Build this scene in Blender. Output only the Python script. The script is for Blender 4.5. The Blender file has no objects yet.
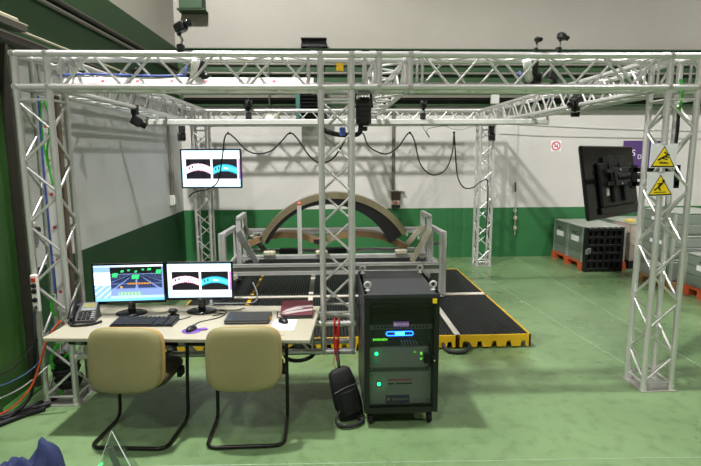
import bpy, math, random
from math import sin, cos, pi, radians as R
from mathutils import Vector as V, Matrix as M, noise as N
random.seed(7)
S = bpy.context.scene
COL = S.collection
# ------------------------------------------------------------------ camera
cam = bpy.data.objects.new('camera', bpy.data.cameras.new('camera')); COL.objects.link(cam)
_r = (0.99906678, -0.04296238, -0.00444892); _u = (0.01084869, 0.14990291, 0.9886412); _f = (0.04180748, 0.98776685, -0.1502291)
cam.matrix_world = M(((_r[0], _u[0], -_f[0], 0), (_r[1], _u[1], -_f[1], 0), (_r[2], _u[2], -_f[2], 2.0365), (0, 0, 0, 1)))
cam.data.sensor_width = 36; cam.data.lens = 26.68; cam.data.clip_start = .02
S.camera = cam
# ------------------------------------------------------------------ world, lamps, exposure
w = bpy.data.worlds.new('hall_air'); S.world = w; w.use_nodes = True
w.node_tree.nodes['Background'].inputs[0].default_value = (.8, .85, .9, 1)
w.node_tree.nodes['Background'].inputs[1].default_value = .02
S.view_settings.view_transform = 'Standard'; S.view_settings.look = 'None'
S.view_settings.exposure = 1.03; S.view_settings.gamma = 1; S.view_settings.use_curve_mapping = False
BAY_AND_FILL = [(-1.9, 4.0, 8.4, 1700), (6.4, 4.0, 8.4, 520), (-1.9, -2.6, 8.4, 560), (6.4, -2.6, 8.4, 420), (11.5, 4.0, 8.4, 600)]  # the two behind the camera are added fill for camera-facing sides
def lamp_light(x, y, z, p, warm=(1, .98, .94)):
    l = bpy.data.lights.new('bay_and_fill_light', 'SPOT'); l.energy = p; l.color = warm
    l.spot_size = R(150); l.spot_blend = .35; l.shadow_soft_size = .2
    o = bpy.data.objects.new('bay_and_fill_light', l); COL.objects.link(o); o.location = (x, y, z)
for a in BAY_AND_FILL: lamp_light(*a)
# ------------------------------------------------------------------ materials
def srgb(h):
    if isinstance(h, str): c = [int(h[i:i+2], 16)/255 for i in (0, 2, 4)]
    else: c = h
    return tuple(x/12.92 if x <= .04045 else ((x+.055)/1.055)**2.4 for x in c) + (1,)
def mat(name, col, rough=.5, metal=0, noise=.08, scale=6, bump=0, emit=0, spec=.5, detail=3):
    m = bpy.data.materials.new(name); m.use_nodes = True; nt = m.node_tree; b = nt.nodes['Principled BSDF']
    c = srgb(col)
    b.inputs['Roughness'].default_value = rough; b.inputs['Metallic'].default_value = metal
    b.inputs['Specular IOR Level'].default_value = spec
    tc = nt.nodes.new('ShaderNodeTexCoord'); nz = nt.nodes.new('ShaderNodeTexNoise')
    nz.inputs['Scale'].default_value = scale; nz.inputs['Detail'].default_value = detail
    nt.links.new(tc.outputs['Object'], nz.inputs['Vector'])
    mx = nt.nodes.new('ShaderNodeMix'); mx.data_type = 'RGBA'
    mx.inputs[6].default_value = tuple(x*(1-noise) for x in c[:3])+(1,); mx.inputs[7].default_value = tuple(min(1, x*(1+noise)) for x in c[:3])+(1,)
    nt.links.new(nz.outputs['Fac'], mx.inputs[0]); nt.links.new(mx.outputs[2], b.inputs['Base Color'])
    if bump:
        bp = nt.nodes.new('ShaderNodeBump'); bp.inputs['Strength'].default_value = bump; bp.inputs['Distance'].default_value = .01
        nt.links.new(nz.outputs['Fac'], bp.inputs['Height']); nt.links.new(bp.outputs['Normal'], b.inputs['Normal'])
    if emit:
        b.inputs['Emission Color'].default_value = c; b.inputs['Emission Strength'].default_value = emit
    return m
ALU = mat('brushed_aluminium', 'd8d6d6', .3, .55, .07, 9)
ALUD = mat('worn_aluminium', 'bdbab4', .42, .7, .1, 5)
PROF = mat('anodised_profile', 'c6c6c4', .4, .35, .05, 14)
STEEL = mat('grey_steel', '8d8f8e', .4, .7, .1, 8)
CHROME = mat('chrome', 'e4e4e4', .15, 1, .02)
BLACK = mat('black_plastic', '0f0f11', .38, 0, .2, 20)
BLACKM = mat('black_matte', '0b0b0c', .7, 0, .2, 12)
BLACKG = mat('black_gloss', '0d0d10', .13, 0, .1, 3)
RUBBER = mat('black_rubber', '18191b', .62, 0, .15, 30)
DGREY = mat('dark_grey_plastic', '2e3034', .42, 0, .12, 16)
MGREY = mat('mid_grey_plastic', '767a7a', .45, 0, .08, 14)
LGREY = mat('light_grey_plastic', 'b9bbb6', .45, 0, .06, 12)
UNITG = mat('grey_unit_front', 'b4b6b1', .4, 0, .05, 10)
WHITE = mat('white_plastic', 'e6e5df', .45, 0, .03, 12)
PAPER = mat('white_paper', 'eae8ee', .7, 0, .02, 8)
DESKT = mat('cream_laminate', 'aca795', .38, 0, .04, 3)
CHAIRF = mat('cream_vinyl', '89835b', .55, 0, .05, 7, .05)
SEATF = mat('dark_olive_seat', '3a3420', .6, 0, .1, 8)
CHAIRE = mat('warm_lit_edge', 'b08f58', .55, 0, .05, 7)  # warm light on the backrest edge, put into the colour
TUBEB = mat('black_tube', '191512', .32, .3, .2, 10)
YEL = mat('yellow_plastic', 'e0b21a', .45, 0, .07, 5)
YELF = mat('yellow_flat', 'fbdb18', .5, 0, .03)
GRATE = mat('black_grating', '1d2020', .5, 0, .2, 20)
WTAPE = mat('white_tape', 'd5cfc4', .55, 0, .1, 9)
RED = mat('red_plastic', 'c22f22', .45, 0, .05)
REDP = mat('orange_red_plastic', 'b8502c', .55, 0, .1, 6)
WOOD = mat('pallet_wood', '9a7a50', .75, 0, .2, 8)
ORANGE = mat('orange_cable', 'd2542b', .45, 0, .05)
GREENC = mat('green_cable', '37b32c', .45, 0, .05)
BLUEC = mat('blue_cable', '4a63b8', .45, 0, .05)
BLUEF = mat('blue_cloth', '232d56', .85, 0, .15, 25, .3)
PURP = mat('purple_print', '4f3570', .5, 0, .03)
PURL = mat('lilac_label', '8a5fb5', .5, 0, .03)
PADP = mat('purple_mat', '7a55b8', .7, 0, .05)
BURG = mat('burgundy_leather', '5c2531', .45, 0, .1, 12)
CRATE = mat('grey_green_crate', '8b938b', .42, .35, .08, 7)
CRATEL = mat('pale_crate_edge', 'b5b9b1', .4, .4, .06, 7)
WRAP = mat('pinkish_wrap', 'c3a99c', .3, 0, .12, 5)
DUCT = mat('brown_duct', '756456', .5, .2, .1, 5)
TEAL = mat('teal_paint', '2f6259', .5, 0, .08)
BEIGE = mat('beige_metal', 'b3ad98', .5, .1, .06)
COMP = mat('grey_gold_skin', '94886f', .28, .55, .25, 3)
COMPD = mat('black_composite', '0b0b0c', .5, 0, .2, 10)
COMPB = mat('brown_composite', '8f7452', .45, .1, .15, 4)
CARD = mat('cardboard_yellow', 'cdb862', .7, 0, .08)
COLG = mat('column_green_paint', '3c6630', .32, 0, .25, 1.6)
COLD = mat('column_edge_grey', '35312b', .55, 0, .15, 5)
BANDG = mat('green_band_paint', '1d3f1d', .6, 0, .12, 2)
PIPEG = mat('grey_conduit', '6e6b63', .45, .3, .12, 6)
LEDG = mat('green_led', '18f070', .4, emit=5)
LEDB = mat('blue_led', '1f6bff', .4, emit=4)
LEDC = mat('cyan_led', '39c8ff', .4, emit=5)
LEDV = mat('blue_stick', '5e6cc0', .4, emit=.1)
LEDT = mat('green_display_text', '6cf03c', .4, emit=.8)
PINK = mat('pink_tip', 'd86a5e', .5)
ERED = mat('red_print', 'd2404a', .6)

def glass(name, tint, fac):
    m = bpy.data.materials.new(name); m.use_nodes = True; nt = m.node_tree; nt.nodes.clear()
    o = nt.nodes.new('ShaderNodeOutputMaterial'); mx = nt.nodes.new('ShaderNodeMixShader')
    t = nt.nodes.new('ShaderNodeBsdfTransparent'); g = nt.nodes.new('ShaderNodeBsdfGlossy'); lw = nt.nodes.new('ShaderNodeFresnel')
    t.inputs[0].default_value = tint; g.inputs['Roughness'].default_value = .03; lw.inputs[0].default_value = 1.5
    a = nt.nodes.new('ShaderNodeMath'); a.operation = 'ADD'; a.inputs[1].default_value = fac; h_ = nt.nodes.new('ShaderNodeMath'); h_.operation = 'MULTIPLY'; h_.inputs[1].default_value = .6
    nt.links.new(lw.outputs[0], h_.inputs[0]); nt.links.new(h_.outputs[0], a.inputs[0]); nt.links.new(a.outputs[0], mx.inputs[0])
    nt.links.new(t.outputs[0], mx.inputs[1]); nt.links.new(g.outputs[0], mx.inputs[2]); nt.links.new(mx.outputs[0], o.inputs[0]); return m
GLASS = glass('tinted_door_glass', (.8, .82, .82, 1), .0)
ACRYL = glass('clear_acrylic', (.86, .9, .88, 1), .06)

def screen_mat(name, strength):
    m = bpy.data.materials.new(name); m.use_nodes = True; nt = m.node_tree; b = nt.nodes['Principled BSDF']
    a = nt.nodes.new('ShaderNodeAttribute'); a.attribute_name = 'picture'
    b.inputs['Base Color'].default_value = (.01, .01, .012, 1); b.inputs['Roughness'].default_value = .3
    nt.links.new(a.outputs['Color'], b.inputs['Emission Color']); b.inputs['Emission Strength'].default_value = strength
    return m
SCREEN = screen_mat('lit_screen', 1.05)

def wall_mat(name, dado, white, upper, stain=.05):
    """painted wall: colour changes with world height (dado to .985 m, white above, beige over the green band)"""
    m = bpy.data.materials.new(name); m.use_nodes = True; nt = m.node_tree; b = nt.nodes['Principled BSDF']; L = nt.links.new
    g = nt.nodes.new('ShaderNodeNewGeometry'); sx = nt.nodes.new('ShaderNodeSeparateXYZ'); L(g.outputs['Position'], sx.inputs[0])
    def step(h):
        n = nt.nodes.new('ShaderNodeMath'); n.operation = 'GREATER_THAN'; n.inputs[1].default_value = h; L(sx.outputs['Z'], n.inputs[0]); return n.outputs[0]
    def mix(f, a, c):
        n = nt.nodes.new('ShaderNodeMix'); n.data_type = 'RGBA'
        for i, v in ((0, f), (6, a), (7, c)):
            if hasattr(v, 'links') or hasattr(v, 'is_linked'): L(v, n.inputs[i])
            else: n.inputs[i].default_value = v
        return n.outputs[2]
    nz = nt.nodes.new('ShaderNodeTexNoise'); nz.inputs['Scale'].default_value = .9; nz.inputs['Detail'].default_value = 5; L(g.outputs['Position'], nz.inputs['Vector'])
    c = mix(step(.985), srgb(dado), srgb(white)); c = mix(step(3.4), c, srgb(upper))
    mr = nt.nodes.new('ShaderNodeMapRange'); mr.inputs[1].default_value = .3; mr.inputs[2].default_value = .7; mr.inputs[3].default_value = 1-stain*2; mr.inputs[4].default_value = 1
    L(nz.outputs['Fac'], mr.inputs[0])
    mm = nt.nodes.new('ShaderNodeMix'); mm.data_type = 'RGBA'; mm.blend_type = 'MULTIPLY'; mm.inputs[0].default_value = 1
    L(c, mm.inputs[6]); L(mr.outputs[0], mm.inputs[7]); L(mm.outputs[2], b.inputs['Base Color'])
    b.inputs['Roughness'].default_value = .55
    bp = nt.nodes.new('ShaderNodeBump'); bp.inputs['Strength'].default_value = .08; bp.inputs['Distance'].default_value = .02
    n2 = nt.nodes.new('ShaderNodeTexNoise'); n2.inputs['Scale'].default_value = 14; L(g.outputs['Position'], n2.inputs['Vector']); L(n2.outputs['Fac'], bp.inputs['Height']); L(bp.outputs['Normal'], b.inputs['Normal'])
    return m
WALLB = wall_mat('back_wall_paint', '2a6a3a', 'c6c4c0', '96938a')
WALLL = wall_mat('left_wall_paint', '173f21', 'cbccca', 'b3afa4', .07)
WALLP = wall_mat('plain_wall_paint', '2d6b3c', '9a978f', '6f6c64')

def floor_mat():
    m = bpy.data.materials.new('green_epoxy_floor'); m.use_nodes = True; nt = m.node_tree; b = nt.nodes['Principled BSDF']; L = nt.links.new
    tc = nt.nodes.new('ShaderNodeTexCoord')
    n1 = nt.nodes.new('ShaderNodeTexNoise'); n1.inputs['Scale'].default_value = .7; n1.inputs['Detail'].default_value = 6
    n2 = nt.nodes.new('ShaderNodeTexNoise'); n2.inputs['Scale'].default_value = 9; n2.inputs['Detail'].default_value = 5
    for n in (n1, n2): L(tc.outputs['Object'], n.inputs['Vector'])
    r = nt.nodes.new('ShaderNodeValToRGB'); e = r.color_ramp.elements
    e[0].position = .3; e[0].color = srgb('5c7650'); e[1].position = .72; e[1].color = srgb('7b966a')
    L(n1.outputs['Fac'], r.inputs[0])
    r2 = nt.nodes.new('ShaderNodeValToRGB'); q = r2.color_ramp.elements; q[0].position = .32; q[0].color = (.8, .8, .78, 1); q[1].position = .5; q[1].color = (1, 1, 1, 1)
    L(n2.outputs['Fac'], r2.inputs[0])
    mm = nt.nodes.new('ShaderNodeMix'); mm.data_type = 'RGBA'; mm.blend_type = 'MULTIPLY'; mm.inputs[0].default_value = 1
    L(r.outputs[0], mm.inputs[6]); L(r2.outputs[0], mm.inputs[7]); L(mm.outputs[2], b.inputs['Base Color'])
    rr = nt.nodes.new('ShaderNodeMapRange'); rr.inputs[3].default_value = .17; rr.inputs[4].default_value = .4; L(n1.outputs['Fac'], rr.inputs[0]); L(rr.outputs[0], b.inputs['Roughness'])
    bp = nt.nodes.new('ShaderNodeBump'); bp.inputs['Strength'].default_value = .06; bp.inputs['Distance'].default_value = .01; L(n2.outputs['Fac'], bp.inputs['Height']); L(bp.outputs['Normal'], b.inputs['Normal'])
    return m
FLOOR = floor_mat()

def dotted_mat():
    """white plastic strip printed with a row of red dots along its length (object x)"""
    m = bpy.data.materials.new('dotted_strip'); m.use_nodes = True; nt = m.node_tree; b = nt.nodes['Principled BSDF']; L = nt.links.new
    tc = nt.nodes.new('ShaderNodeTexCoord'); sx = nt.nodes.new('ShaderNodeSeparateXYZ'); L(tc.outputs['Object'], sx.inputs[0])
    def mth(op, a, v=None):
        n = nt.nodes.new('ShaderNodeMath'); n.operation = op
        L(a, n.inputs[0])
        if v is not None:
            if isinstance(v, (int, float)): n.inputs[1].default_value = v
            else: L(v, n.inputs[1])
        return n.outputs[0]
    x = mth('SUBTRACT', mth('FLOORED_MODULO', sx.outputs['X'], .27), .135)
    d = mth('ADD', mth('MULTIPLY', x, x), mth('MULTIPLY', sx.outputs['Z'], sx.outputs['Z']))
    f = mth('LESS_THAN', d, .00022)
    mx = nt.nodes.new('ShaderNodeMix'); mx.data_type = 'RGBA'; mx.inputs[6].default_value = srgb('e2dfdf'); mx.inputs[7].default_value = srgb('cf4552')
    L(f, mx.inputs[0]); L(mx.outputs[2], b.inputs['Base Color']); b.inputs['Roughness'].default_value = .5; return m
DOTS = dotted_mat()

# ------------------------------------------------------------------ mesh builder
class MB:
    def __init__(s): s.v = []; s.f = []; s.sm = []; s.mi = []; s.cur = 0
    def add(s, vs, fs, smooth=False, mtx=None):
        o = len(s.v)
        for p in vs: s.v.append(tuple(mtx @ V(p)) if mtx else tuple(p))
        for q in fs: s.f.append([i+o for i in q]); s.sm.append(smooth); s.mi.append(s.cur)
        return s
    def box(s, c, d, rz=0, mtx=None, bev=0):
        x, y, z = d[0]/2, d[1]/2, d[2]/2
        m = M.Translation(c) @ M.Rotation(rz, 4, 'Z')
        if mtx: m = mtx @ m
        if bev <= 0:
            vs = [(a*x, b*y, e*z) for a in (-1, 1) for b in (-1, 1) for e in (-1, 1)]
            return s.add(vs, [(0, 1, 3, 2), (4, 6, 7, 5), (0, 4, 5, 1), (2, 3, 7, 6), (0, 2, 6, 4), (1, 5, 7, 3)], False, m)
        b = min(bev, x*.9, y*.9, z*.9); vs = []; fs = []
        lev = [(-z, b), (-z+b, 0), (z-b, 0), (z, b)]
        for zz, ins in lev:
            X, Y = x-ins, y-ins; k = b if ins == 0 else b*.6
            vs += [(-X+k, -Y, zz), (X-k, -Y, zz), (X, -Y+k, zz), (X, Y-k, zz), (X-k, Y, zz), (-X+k, Y, zz), (-X, Y-k, zz), (-X, -Y+k, zz)]
        for l in range(3):
            for i in range(8): a = l*8+i; e = l*8+(i+1) % 8; fs.append((a, e, e+8, a+8))
        fs.append(tuple(range(7, -1, -1))); fs.append(tuple(range(24, 32)))
        return s.add(vs, fs, False, m)
    def tube(s, pts, r, n=8, closed=False, caps=True, mtx=None):
        pts = [V(p) for p in pts]; k = len(pts); rr = r if isinstance(r, (list, tuple)) else [r]*k
        T = []
        for i in range(k):
            a = pts[(i-1) % k] if closed or i > 0 else pts[i]; b = pts[(i+1) % k] if closed or i < k-1 else pts[i]
            T.append((b-a).normalized() if (b-a).length > 1e-9 else V((0, 0, 1)))
        ref = V((0, 0, 1)) if abs(T[0].z) < .9 else V((1, 0, 0)); nrm = T[0].cross(ref).normalized()
        vs = []; fs = []
        for i in range(k):
            nrm = (nrm-T[i]*nrm.dot(T[i]))
            nrm = nrm.normalized() if nrm.length > 1e-6 else T[i].orthogonal().normalized()
            bn = T[i].cross(nrm)
            for j in range(n): a = 2*pi*j/n; vs.append(pts[i]+(nrm*cos(a)+bn*sin(a))*rr[i])
        for i in range(k if closed else k-1):
            for j in range(n):
                a = i*n+j; b = i*n+(j+1) % n; c = ((i+1) % k)*n+(j+1) % n; d = ((i+1) % k)*n+j; fs.append((a, b, c, d))
        s.add(vs, fs, True, mtx)
        if caps and not closed:
            s.add([vs[j] for j in range(n)], [tuple(range(n-1, -1, -1))], False, mtx); s.add([vs[(k-1)*n+j] for j in range(n)], [tuple(range(n))], False, mtx)
        return s
    def lathe(s, prof, n=16, mtx=None, smooth=True):
        vs = []; fs = []; k = len(prof)
        for r, z in prof:
            for j in range(n): a = 2*pi*j/n; vs.append((r*cos(a), r*sin(a), z))
        for i in range(k-1):
            for j in range(n): a = i*n+j; b = i*n+(j+1) % n; fs.append((a, b, b+n, a+n))
        if prof[0][0] > 1e-4: fs.append(tuple(range(n-1, -1, -1)))
        if prof[-1][0] > 1e-4: fs.append(tuple((k-1)*n+j for j in range(n)))
        return s.add(vs, fs, smooth, mtx)
    def prism(s, poly, y0, y1, mtx=None, smooth=False):
        """polygon in xz (counter-clockwise seen from -y), extruded along y"""
        n = len(poly); vs = [(x, y0, z) for x, z in poly]+[(x, y1, z) for x, z in poly]
        fs = [tuple(range(n)), tuple(range(2*n-1, n-1, -1))]+[(i, i+n, (i+1) % n+n, (i+1) % n) for i in range(n)]
        return s.add(vs, fs, smooth, mtx)
    def torus(s, c, R_, r, n=24, m=8, mtx=None, ax='Z'):
        pts = []
        for i in range(n):
            a = 2*pi*i/n; p = {'Z': (cos(a), sin(a), 0), 'Y': (cos(a), 0, sin(a)), 'X': (0, cos(a), sin(a))}[ax]; pts.append(V(c)+V(p)*R_)
        return s.tube(pts, r, m, True, mtx=mtx)
    def sphere(s, c, r, n=12, m=8, sc=(1, 1, 1), mtx=None):
        prof = [(max(1e-5, r*sin(pi*i/m)), -r*cos(pi*i/m)) for i in range(m+1)]
        t = M.Translation(c) @ M.Diagonal((*sc, 1)); return s.lathe(prof, n, (mtx @ t) if mtx else t)
    def mesh(s, name, mats):
        me = bpy.data.meshes.new(name); me.from_pydata(s.v, [], s.f)
        for m in (mats if isinstance(mats, list) else [mats]): me.materials.append(m)
        me.polygons.foreach_set('use_smooth', s.sm); me.polygons.foreach_set('material_index', s.mi); me.update(); return me
def put(name, me, parent=None, loc=(0, 0, 0), rot=None):
    o = bpy.data.objects.new(name, me); COL.objects.link(o); o.location = loc
    if rot is not None: o.rotation_euler = rot
    if parent: o.parent = parent
    return o
def obj(name, mb, mats, parent=None, loc=(0, 0, 0), rot=None): return put(name, mb.mesh(name, mats), parent, loc, rot)
def tag(o, label, cat, group=None):
    o['label'] = label; o['category'] = cat
    if group: o['group'] = group
    return o
def thing(name, label, cat, loc=(0, 0, 0), rz=0, group=None):
    o = bpy.data.objects.new(name, None); COL.objects.link(o); o.location = loc; o.rotation_euler = (0, 0, rz); o.empty_display_size = .1
    return tag(o, label, cat, group)
def part_label(o, t): o['label'] = t; return o
def struct(name, mb, mats, loc=(0, 0, 0)):
    o = obj(name, mb, mats, None, loc); o['kind'] = 'structure'; return o
def kids(o): return [c for c in bpy.data.objects if c.parent == o]
def dup(o, loc, rz, label, parent=None):
    c = o.copy(); COL.objects.link(c); c.location = loc; c.rotation_euler = (0, 0, rz)
    if label: c['label'] = label
    for k in kids(o):
        d = k.copy(); COL.objects.link(d); d.parent = c
        for g in kids(k): e = g.copy(); COL.objects.link(e); e.parent = d
    return c
def smooth_path(P, n=6, closed=False):
    P = [V(p) for p in P]; out = []; k = len(P)
    for i in range(k if closed else k-1):
        if closed: a, b, c, d = P[i-1], P[i], P[(i+1) % k], P[(i+2) % k]
        else: a, b, c, d = P[max(i-1, 0)], P[i], P[i+1], P[min(i+2, k-1)]
        for j in range(n):
            t = j/n; out.append(.5*((2*b)+(c-a)*t+(2*a-5*b+4*c-d)*t*t+(3*b-a-3*c+d)*t**3))
    if not closed: out.append(P[-1])
    return out
def rounded(P, r, n=5):
    """polyline with rounded corners"""
    P = [V(p) for p in P]; out = [P[0]]
    for i in range(1, len(P)-1):
        a, b, c = P[i-1], P[i], P[i+1]; u = (a-b); v = (c-b); q = min(r, u.length*.45, v.length*.45); u.normalize(); v.normalize()
        p0 = b+u*q; p1 = b+v*q
        for j in range(n+1): t = j/n; out.append((1-t)**2*p0+2*t*(1-t)*b+t*t*p1)
    out.append(P[-1]); return out
def cable(name, P, r, m, label, cat='cable', group=None, n=6, sides=6):
    return tag(obj(name, MB().tube(smooth_path(P, n), r, sides), m), label, cat, group)
def text_mesh(body, size, depth=.001):
    cu = bpy.data.curves.new('lettering', 'FONT'); cu.body = body; cu.size = size; cu.extrude = depth; cu.align_x = 'CENTER'; cu.align_y = 'CENTER'
    o = bpy.data.objects.new('lettering', cu); COL.objects.link(o); bpy.context.view_layer.update()
    me = bpy.data.meshes.new_from_object(o.evaluated_get(bpy.context.evaluated_depsgraph_get())); bpy.data.objects.remove(o); return me
def lettering(body, size, m, parent, loc, rz=0, sx=1):
    me = text_mesh(body, size); me.materials.clear(); me.materials.append(m)
    o = put('lettering', me, parent, loc, (pi/2, 0, rz)); o.scale = (sx, 1, 1); return o

# ================================================================== the hall
LX, BY = -2.763, 10.027                       # left and back wall planes
struct('floor', MB().box((5.1, 1, -.1), (16.2, 18.5, .2)), FLOOR)
struct('wall_back', MB().box((5.1, BY+.1, 4.5), (16.2, .2, 9)), WALLB)
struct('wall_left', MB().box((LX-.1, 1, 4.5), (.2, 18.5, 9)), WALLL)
struct('wall_right', MB().box((13.1, 1, 4.5), (.2, 18.5, 9)), WALLP)
struct('wall_front', MB().box((5.1, -8.2, 4.5), (16.2, .2, 9)), WALLP)
struct('ceiling', MB().box((5.1, 1, 9.1), (16.2, 18.5, .2)), WALLP)
b = MB(); b.box((5.1, BY-.06, 3.435), (15.7, .12, 1.01)); b.box((5.1, BY-.09, 3.93), (15.7, .18, .02)); b.box((5.1, BY-.09, 2.935), (15.7, .18, .02)); struct('trim_1', b, BANDG)
b = MB(); b.box((LX+.03, 1, 3.435), (.06, 18, 1.01)); struct('trim_2', b, BANDG)
b = MB(); b.box((-2.38, BY-.16, 4.72), (.4, .32, .3)); b.box((-2.38, BY-.16, 4.57), (.48, .32, .03)); struct('trim_3', b, BANDG)
# fine cracks and saw joints in the epoxy, let into the floor
flo = bpy.data.objects['floor']
for P in ([(3.66, 9.9, .0006), (3.61, 6.57, .0006), (3.5, 2.2, .0006)], [(2.6, 8.6, .0006), (2.71, 6.62, .0006), (2.9, 4.4, .0006)], [(-2.7, 3.25, .0006), (2.0, 3.15, .0006), (6, 3.05, .0006)]):
    obj('floor_joint', MB().tube(P, .004, 4), mat('joint_filler', '8fa588', .6), flo)

# conduits on the green band
def conduit(P, r, label, m=PIPEG): return tag(obj('conduit_pipe', MB().tube(P, r, 8), m), label, 'pipe', None)
yb = BY-.14
conduit([(-2.6, yb, 3.66), (9, yb, 3.66)], .022, 'upper grey conduit along the green band of the back wall')
conduit([(-2.6, yb-.02, 3.5), (9, yb-.02, 3.5)], .026, 'thick grey conduit along the middle of the back green band')
conduit([(-2.6, yb, 3.33), (9, yb, 3.33)], .014, 'thin conduit under the thick one on the back green band')
t = thing('cable_tray', 'grey cable tray holding black cables along the bottom of the back green band', 'tray', (0, BY-.2, 3.06))
obj('tray_lip', MB().box((3.2, -.06, .02), (11.6, .01, .05)), PIPEG, t)
obj('tray_floor', MB().box((3.2, .03, 0), (11.6, .17, .01)), COLD, t)
for i in range(4): obj('cable', MB().tube([(-2.6, -.02+.03*i, -.03-.02*(i % 2)), (9, -.02+.03*i, -.03-.02*(i % 2))], .018, 6), BLACKM, t)
conduit([(LX+.09, -4, 3.54), (LX+.09, 9.8, 3.56)], .028, 'upper of two pipes slanting along the left green wall', COLD)
conduit([(LX+.09, -4, 3.46), (LX+.09, 9.8, 3.48)], .022, 'lower of two pipes slanting along the left green wall', PIPEG)
conduit([(LX+.12, 4.8, 3.1), (LX+.12, 9.8, 3.1)], .012, 'thin pale pipe running on from the tray end on the left wall', BEIGE)
t = thing('cable_tray', 'short pale cable tray ending high on the left wall', 'tray', (LX+.14, 1, 3.11))
obj('tray_channel', MB().box((0, 1.4, 0), (.1, 4.8, .05)), PIPEG, t); obj('tray_cover', MB().box((0, 1.4, .03), (.115, 4.8, .012)), BEIGE, t)
t = thing('cable_tray', 'long dark cable tray below the short one on the left wall', 'tray', (LX+.14, 1, 2.985))
obj('tray_channel', MB().box((0, 3.2, 0), (.12, 8, .05)), COLD, t); obj('tray_cover', MB().box((0, 3.2, .03), (.13, 8, .012)), PIPEG, t)
t = thing('wall_bracket', 'cream folded bracket at the top left edge of the left wall', 'bracket', (LX+.06, 4.5, 3.16))
obj('arm', MB().tube([(0, -.9, .03), (.11, .19, 0)], .016, 6), BEIGE, t); obj('brace', MB().tube([(0, -.9, -.06), (.11, .19, 0)], .013, 6), BEIGE, t)

# steel column by the left wall
t = thing('steel_column', 'green painted steel column with a dark edge against the left wall', 'column', (LX+.02, 4.2, 0))
obj('web', MB().box((.05, .0, 1.46), (.1, .5, 2.92)), COLG, t)
part_label(obj('flange', MB().box((.09, .26, 1.46), (.18, .035, 2.92)), COLD, t), 'dark grey edge flange')
obj('flange', MB().box((.08, -.26, 1.46), (.16, .035, 2.92)), COLG, t)
obj('base_plate', MB().box((.1, 0, .01), (.2, .6, .02)), COLG, t)

# ================================================================== aluminium truss
_cache = {}
def rod(L, r, m, n=8, sleeve=False):
    k = (round(L, 3), r, m.name, sleeve)
    if k not in _cache:
        b = MB().tube([(0, 0, 0), (0, 0, L)], r, n)
        if sleeve:
            for z in (0, L-.05): b.tube([(0, 0, z), (0, 0, z+.05)], r*1.13, n)
        _cache[k] = b.mesh('rod', m)
    return _cache[k]
def rod_between(name, a, b, r, m, parent, n=8, sleeve=False):
    a = V(a); b = V(b); d = b-a
    o = put(name, rod(d.length, r, m, n, sleeve), parent, a); o.rotation_mode = 'QUATERNION'; o.rotation_quaternion = V((0, 0, 1)).rotation_difference(d.normalized()); return o
H = .12
FACES = [((-1, -1), (1, -1)), ((1, -1), (1, 1)), ((1, 1), (-1, 1)), ((-1, 1), (-1, -1))]
def truss(name, label, loc, axis, L, group=None, plate=False, flip=0):
    t = thing(name, label, 'truss', loc, 0, group)
    if axis == 'X': mp = lambda a, b, z: V((z, a, b))
    elif axis == 'Y': mp = lambda a, b, z: V((a, z, b))
    else: mp = lambda a, b, z: V((a, b, z))
    for sx in (-1, 1):
        for sy in (-1, 1): rod_between('chord', mp(sx*H, sy*H, 0), mp(sx*H, sy*H, L), .025, ALU, t, 10, True)
    e = .07
    if L < .3:
        for p, q in FACES: rod_between('brace', mp(p[0]*H, p[1]*H, L/2), mp(q[0]*H, q[1]*H, L/2), .011, ALU, t, 6)
        return t
    n = max(1, round((L-2*e)/.245)); st = (L-2*e)/n
    for fi, (p, q) in enumerate(FACES):
        for z in (e, L-e): rod_between('rung', mp(p[0]*H, p[1]*H, z), mp(q[0]*H, q[1]*H, z), .011, ALU, t, 6)
        for i in range(n):
            a, b = (p, q) if (i+flip+fi) % 2 == 0 else (q, p)
            rod_between('brace', mp(a[0]*H, a[1]*H, e+i*st+.01), mp(b[0]*H, b[1]*H, e+(i+1)*st-.01), .011, ALU, t, 6)
    if plate: obj('base_plate', MB().box((0, 0, .004), (.32, .32, .008)), ALUD, t)
    return t
def box_corner(label, loc, group='cube corner pieces of the truss frame'):
    t = thing('truss_corner', label, 'truss corner', loc, 0, group); E_ = .143
    for sx in (-1, 1):
        for sy in (-1, 1):
            rod_between('post', (sx*H, sy*H, -E_), (sx*H, sy*H, E_), .025, ALU, t, 10)
            rod_between('tube', (-E_, sx*H, sy*H), (E_, sx*H, sy*H), .0255, ALU, t, 10)
            rod_between('tube', (sx*H, -E_, sy*H), (sx*H, E_, sy*H), .0255, ALU, t, 10)
    for sx in (-1, 1):
        for sz in (-1, 1): rod_between('bolt_cap', (sx*H, -.15, sz*H), (sx*H, -.139, sz*H), .017, ALUD, t, 8)
    return t
TX, TC, TM, TR = -2.217, .069, .521, 2.826; TF, TB = 4.253, 9.353; ZT = 2.669; ZL = .534; G = .145
box_corner('top front left corner cube of the truss frame', (TX, TF, ZT)); box_corner('top corner cube above the hanging middle truss column', (TC, TF, ZT))
box_corner('top corner cube right of the middle column where the depth truss starts', (TM, TF, ZT)); box_corner('top corner cube above the tower with the warning signs', (TR, TF, ZT))
box_corner('top rear left corner cube above the wall screen', (TX, TB, ZT)); box_corner('top rear right corner cube by the hanging cord', (TR, TB, ZT))
box_corner('bottom corner cube of the hanging middle column', (TC, TF, ZL))
truss('truss_tower', 'front left truss tower holding the power strip beside the desk', (TX, TF, 0), 'Z', ZT-G, plate=True)
truss('truss_tower', 'middle truss column hanging between desk and equipment cabinet', (TC, TF, ZL+G), 'Z', ZT-G-ZL-G, flip=1)
truss('truss_tower', 'front right truss tower carrying two yellow warning signs', (TR, TF, 0), 'Z', ZT-G, plate=True)
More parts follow.
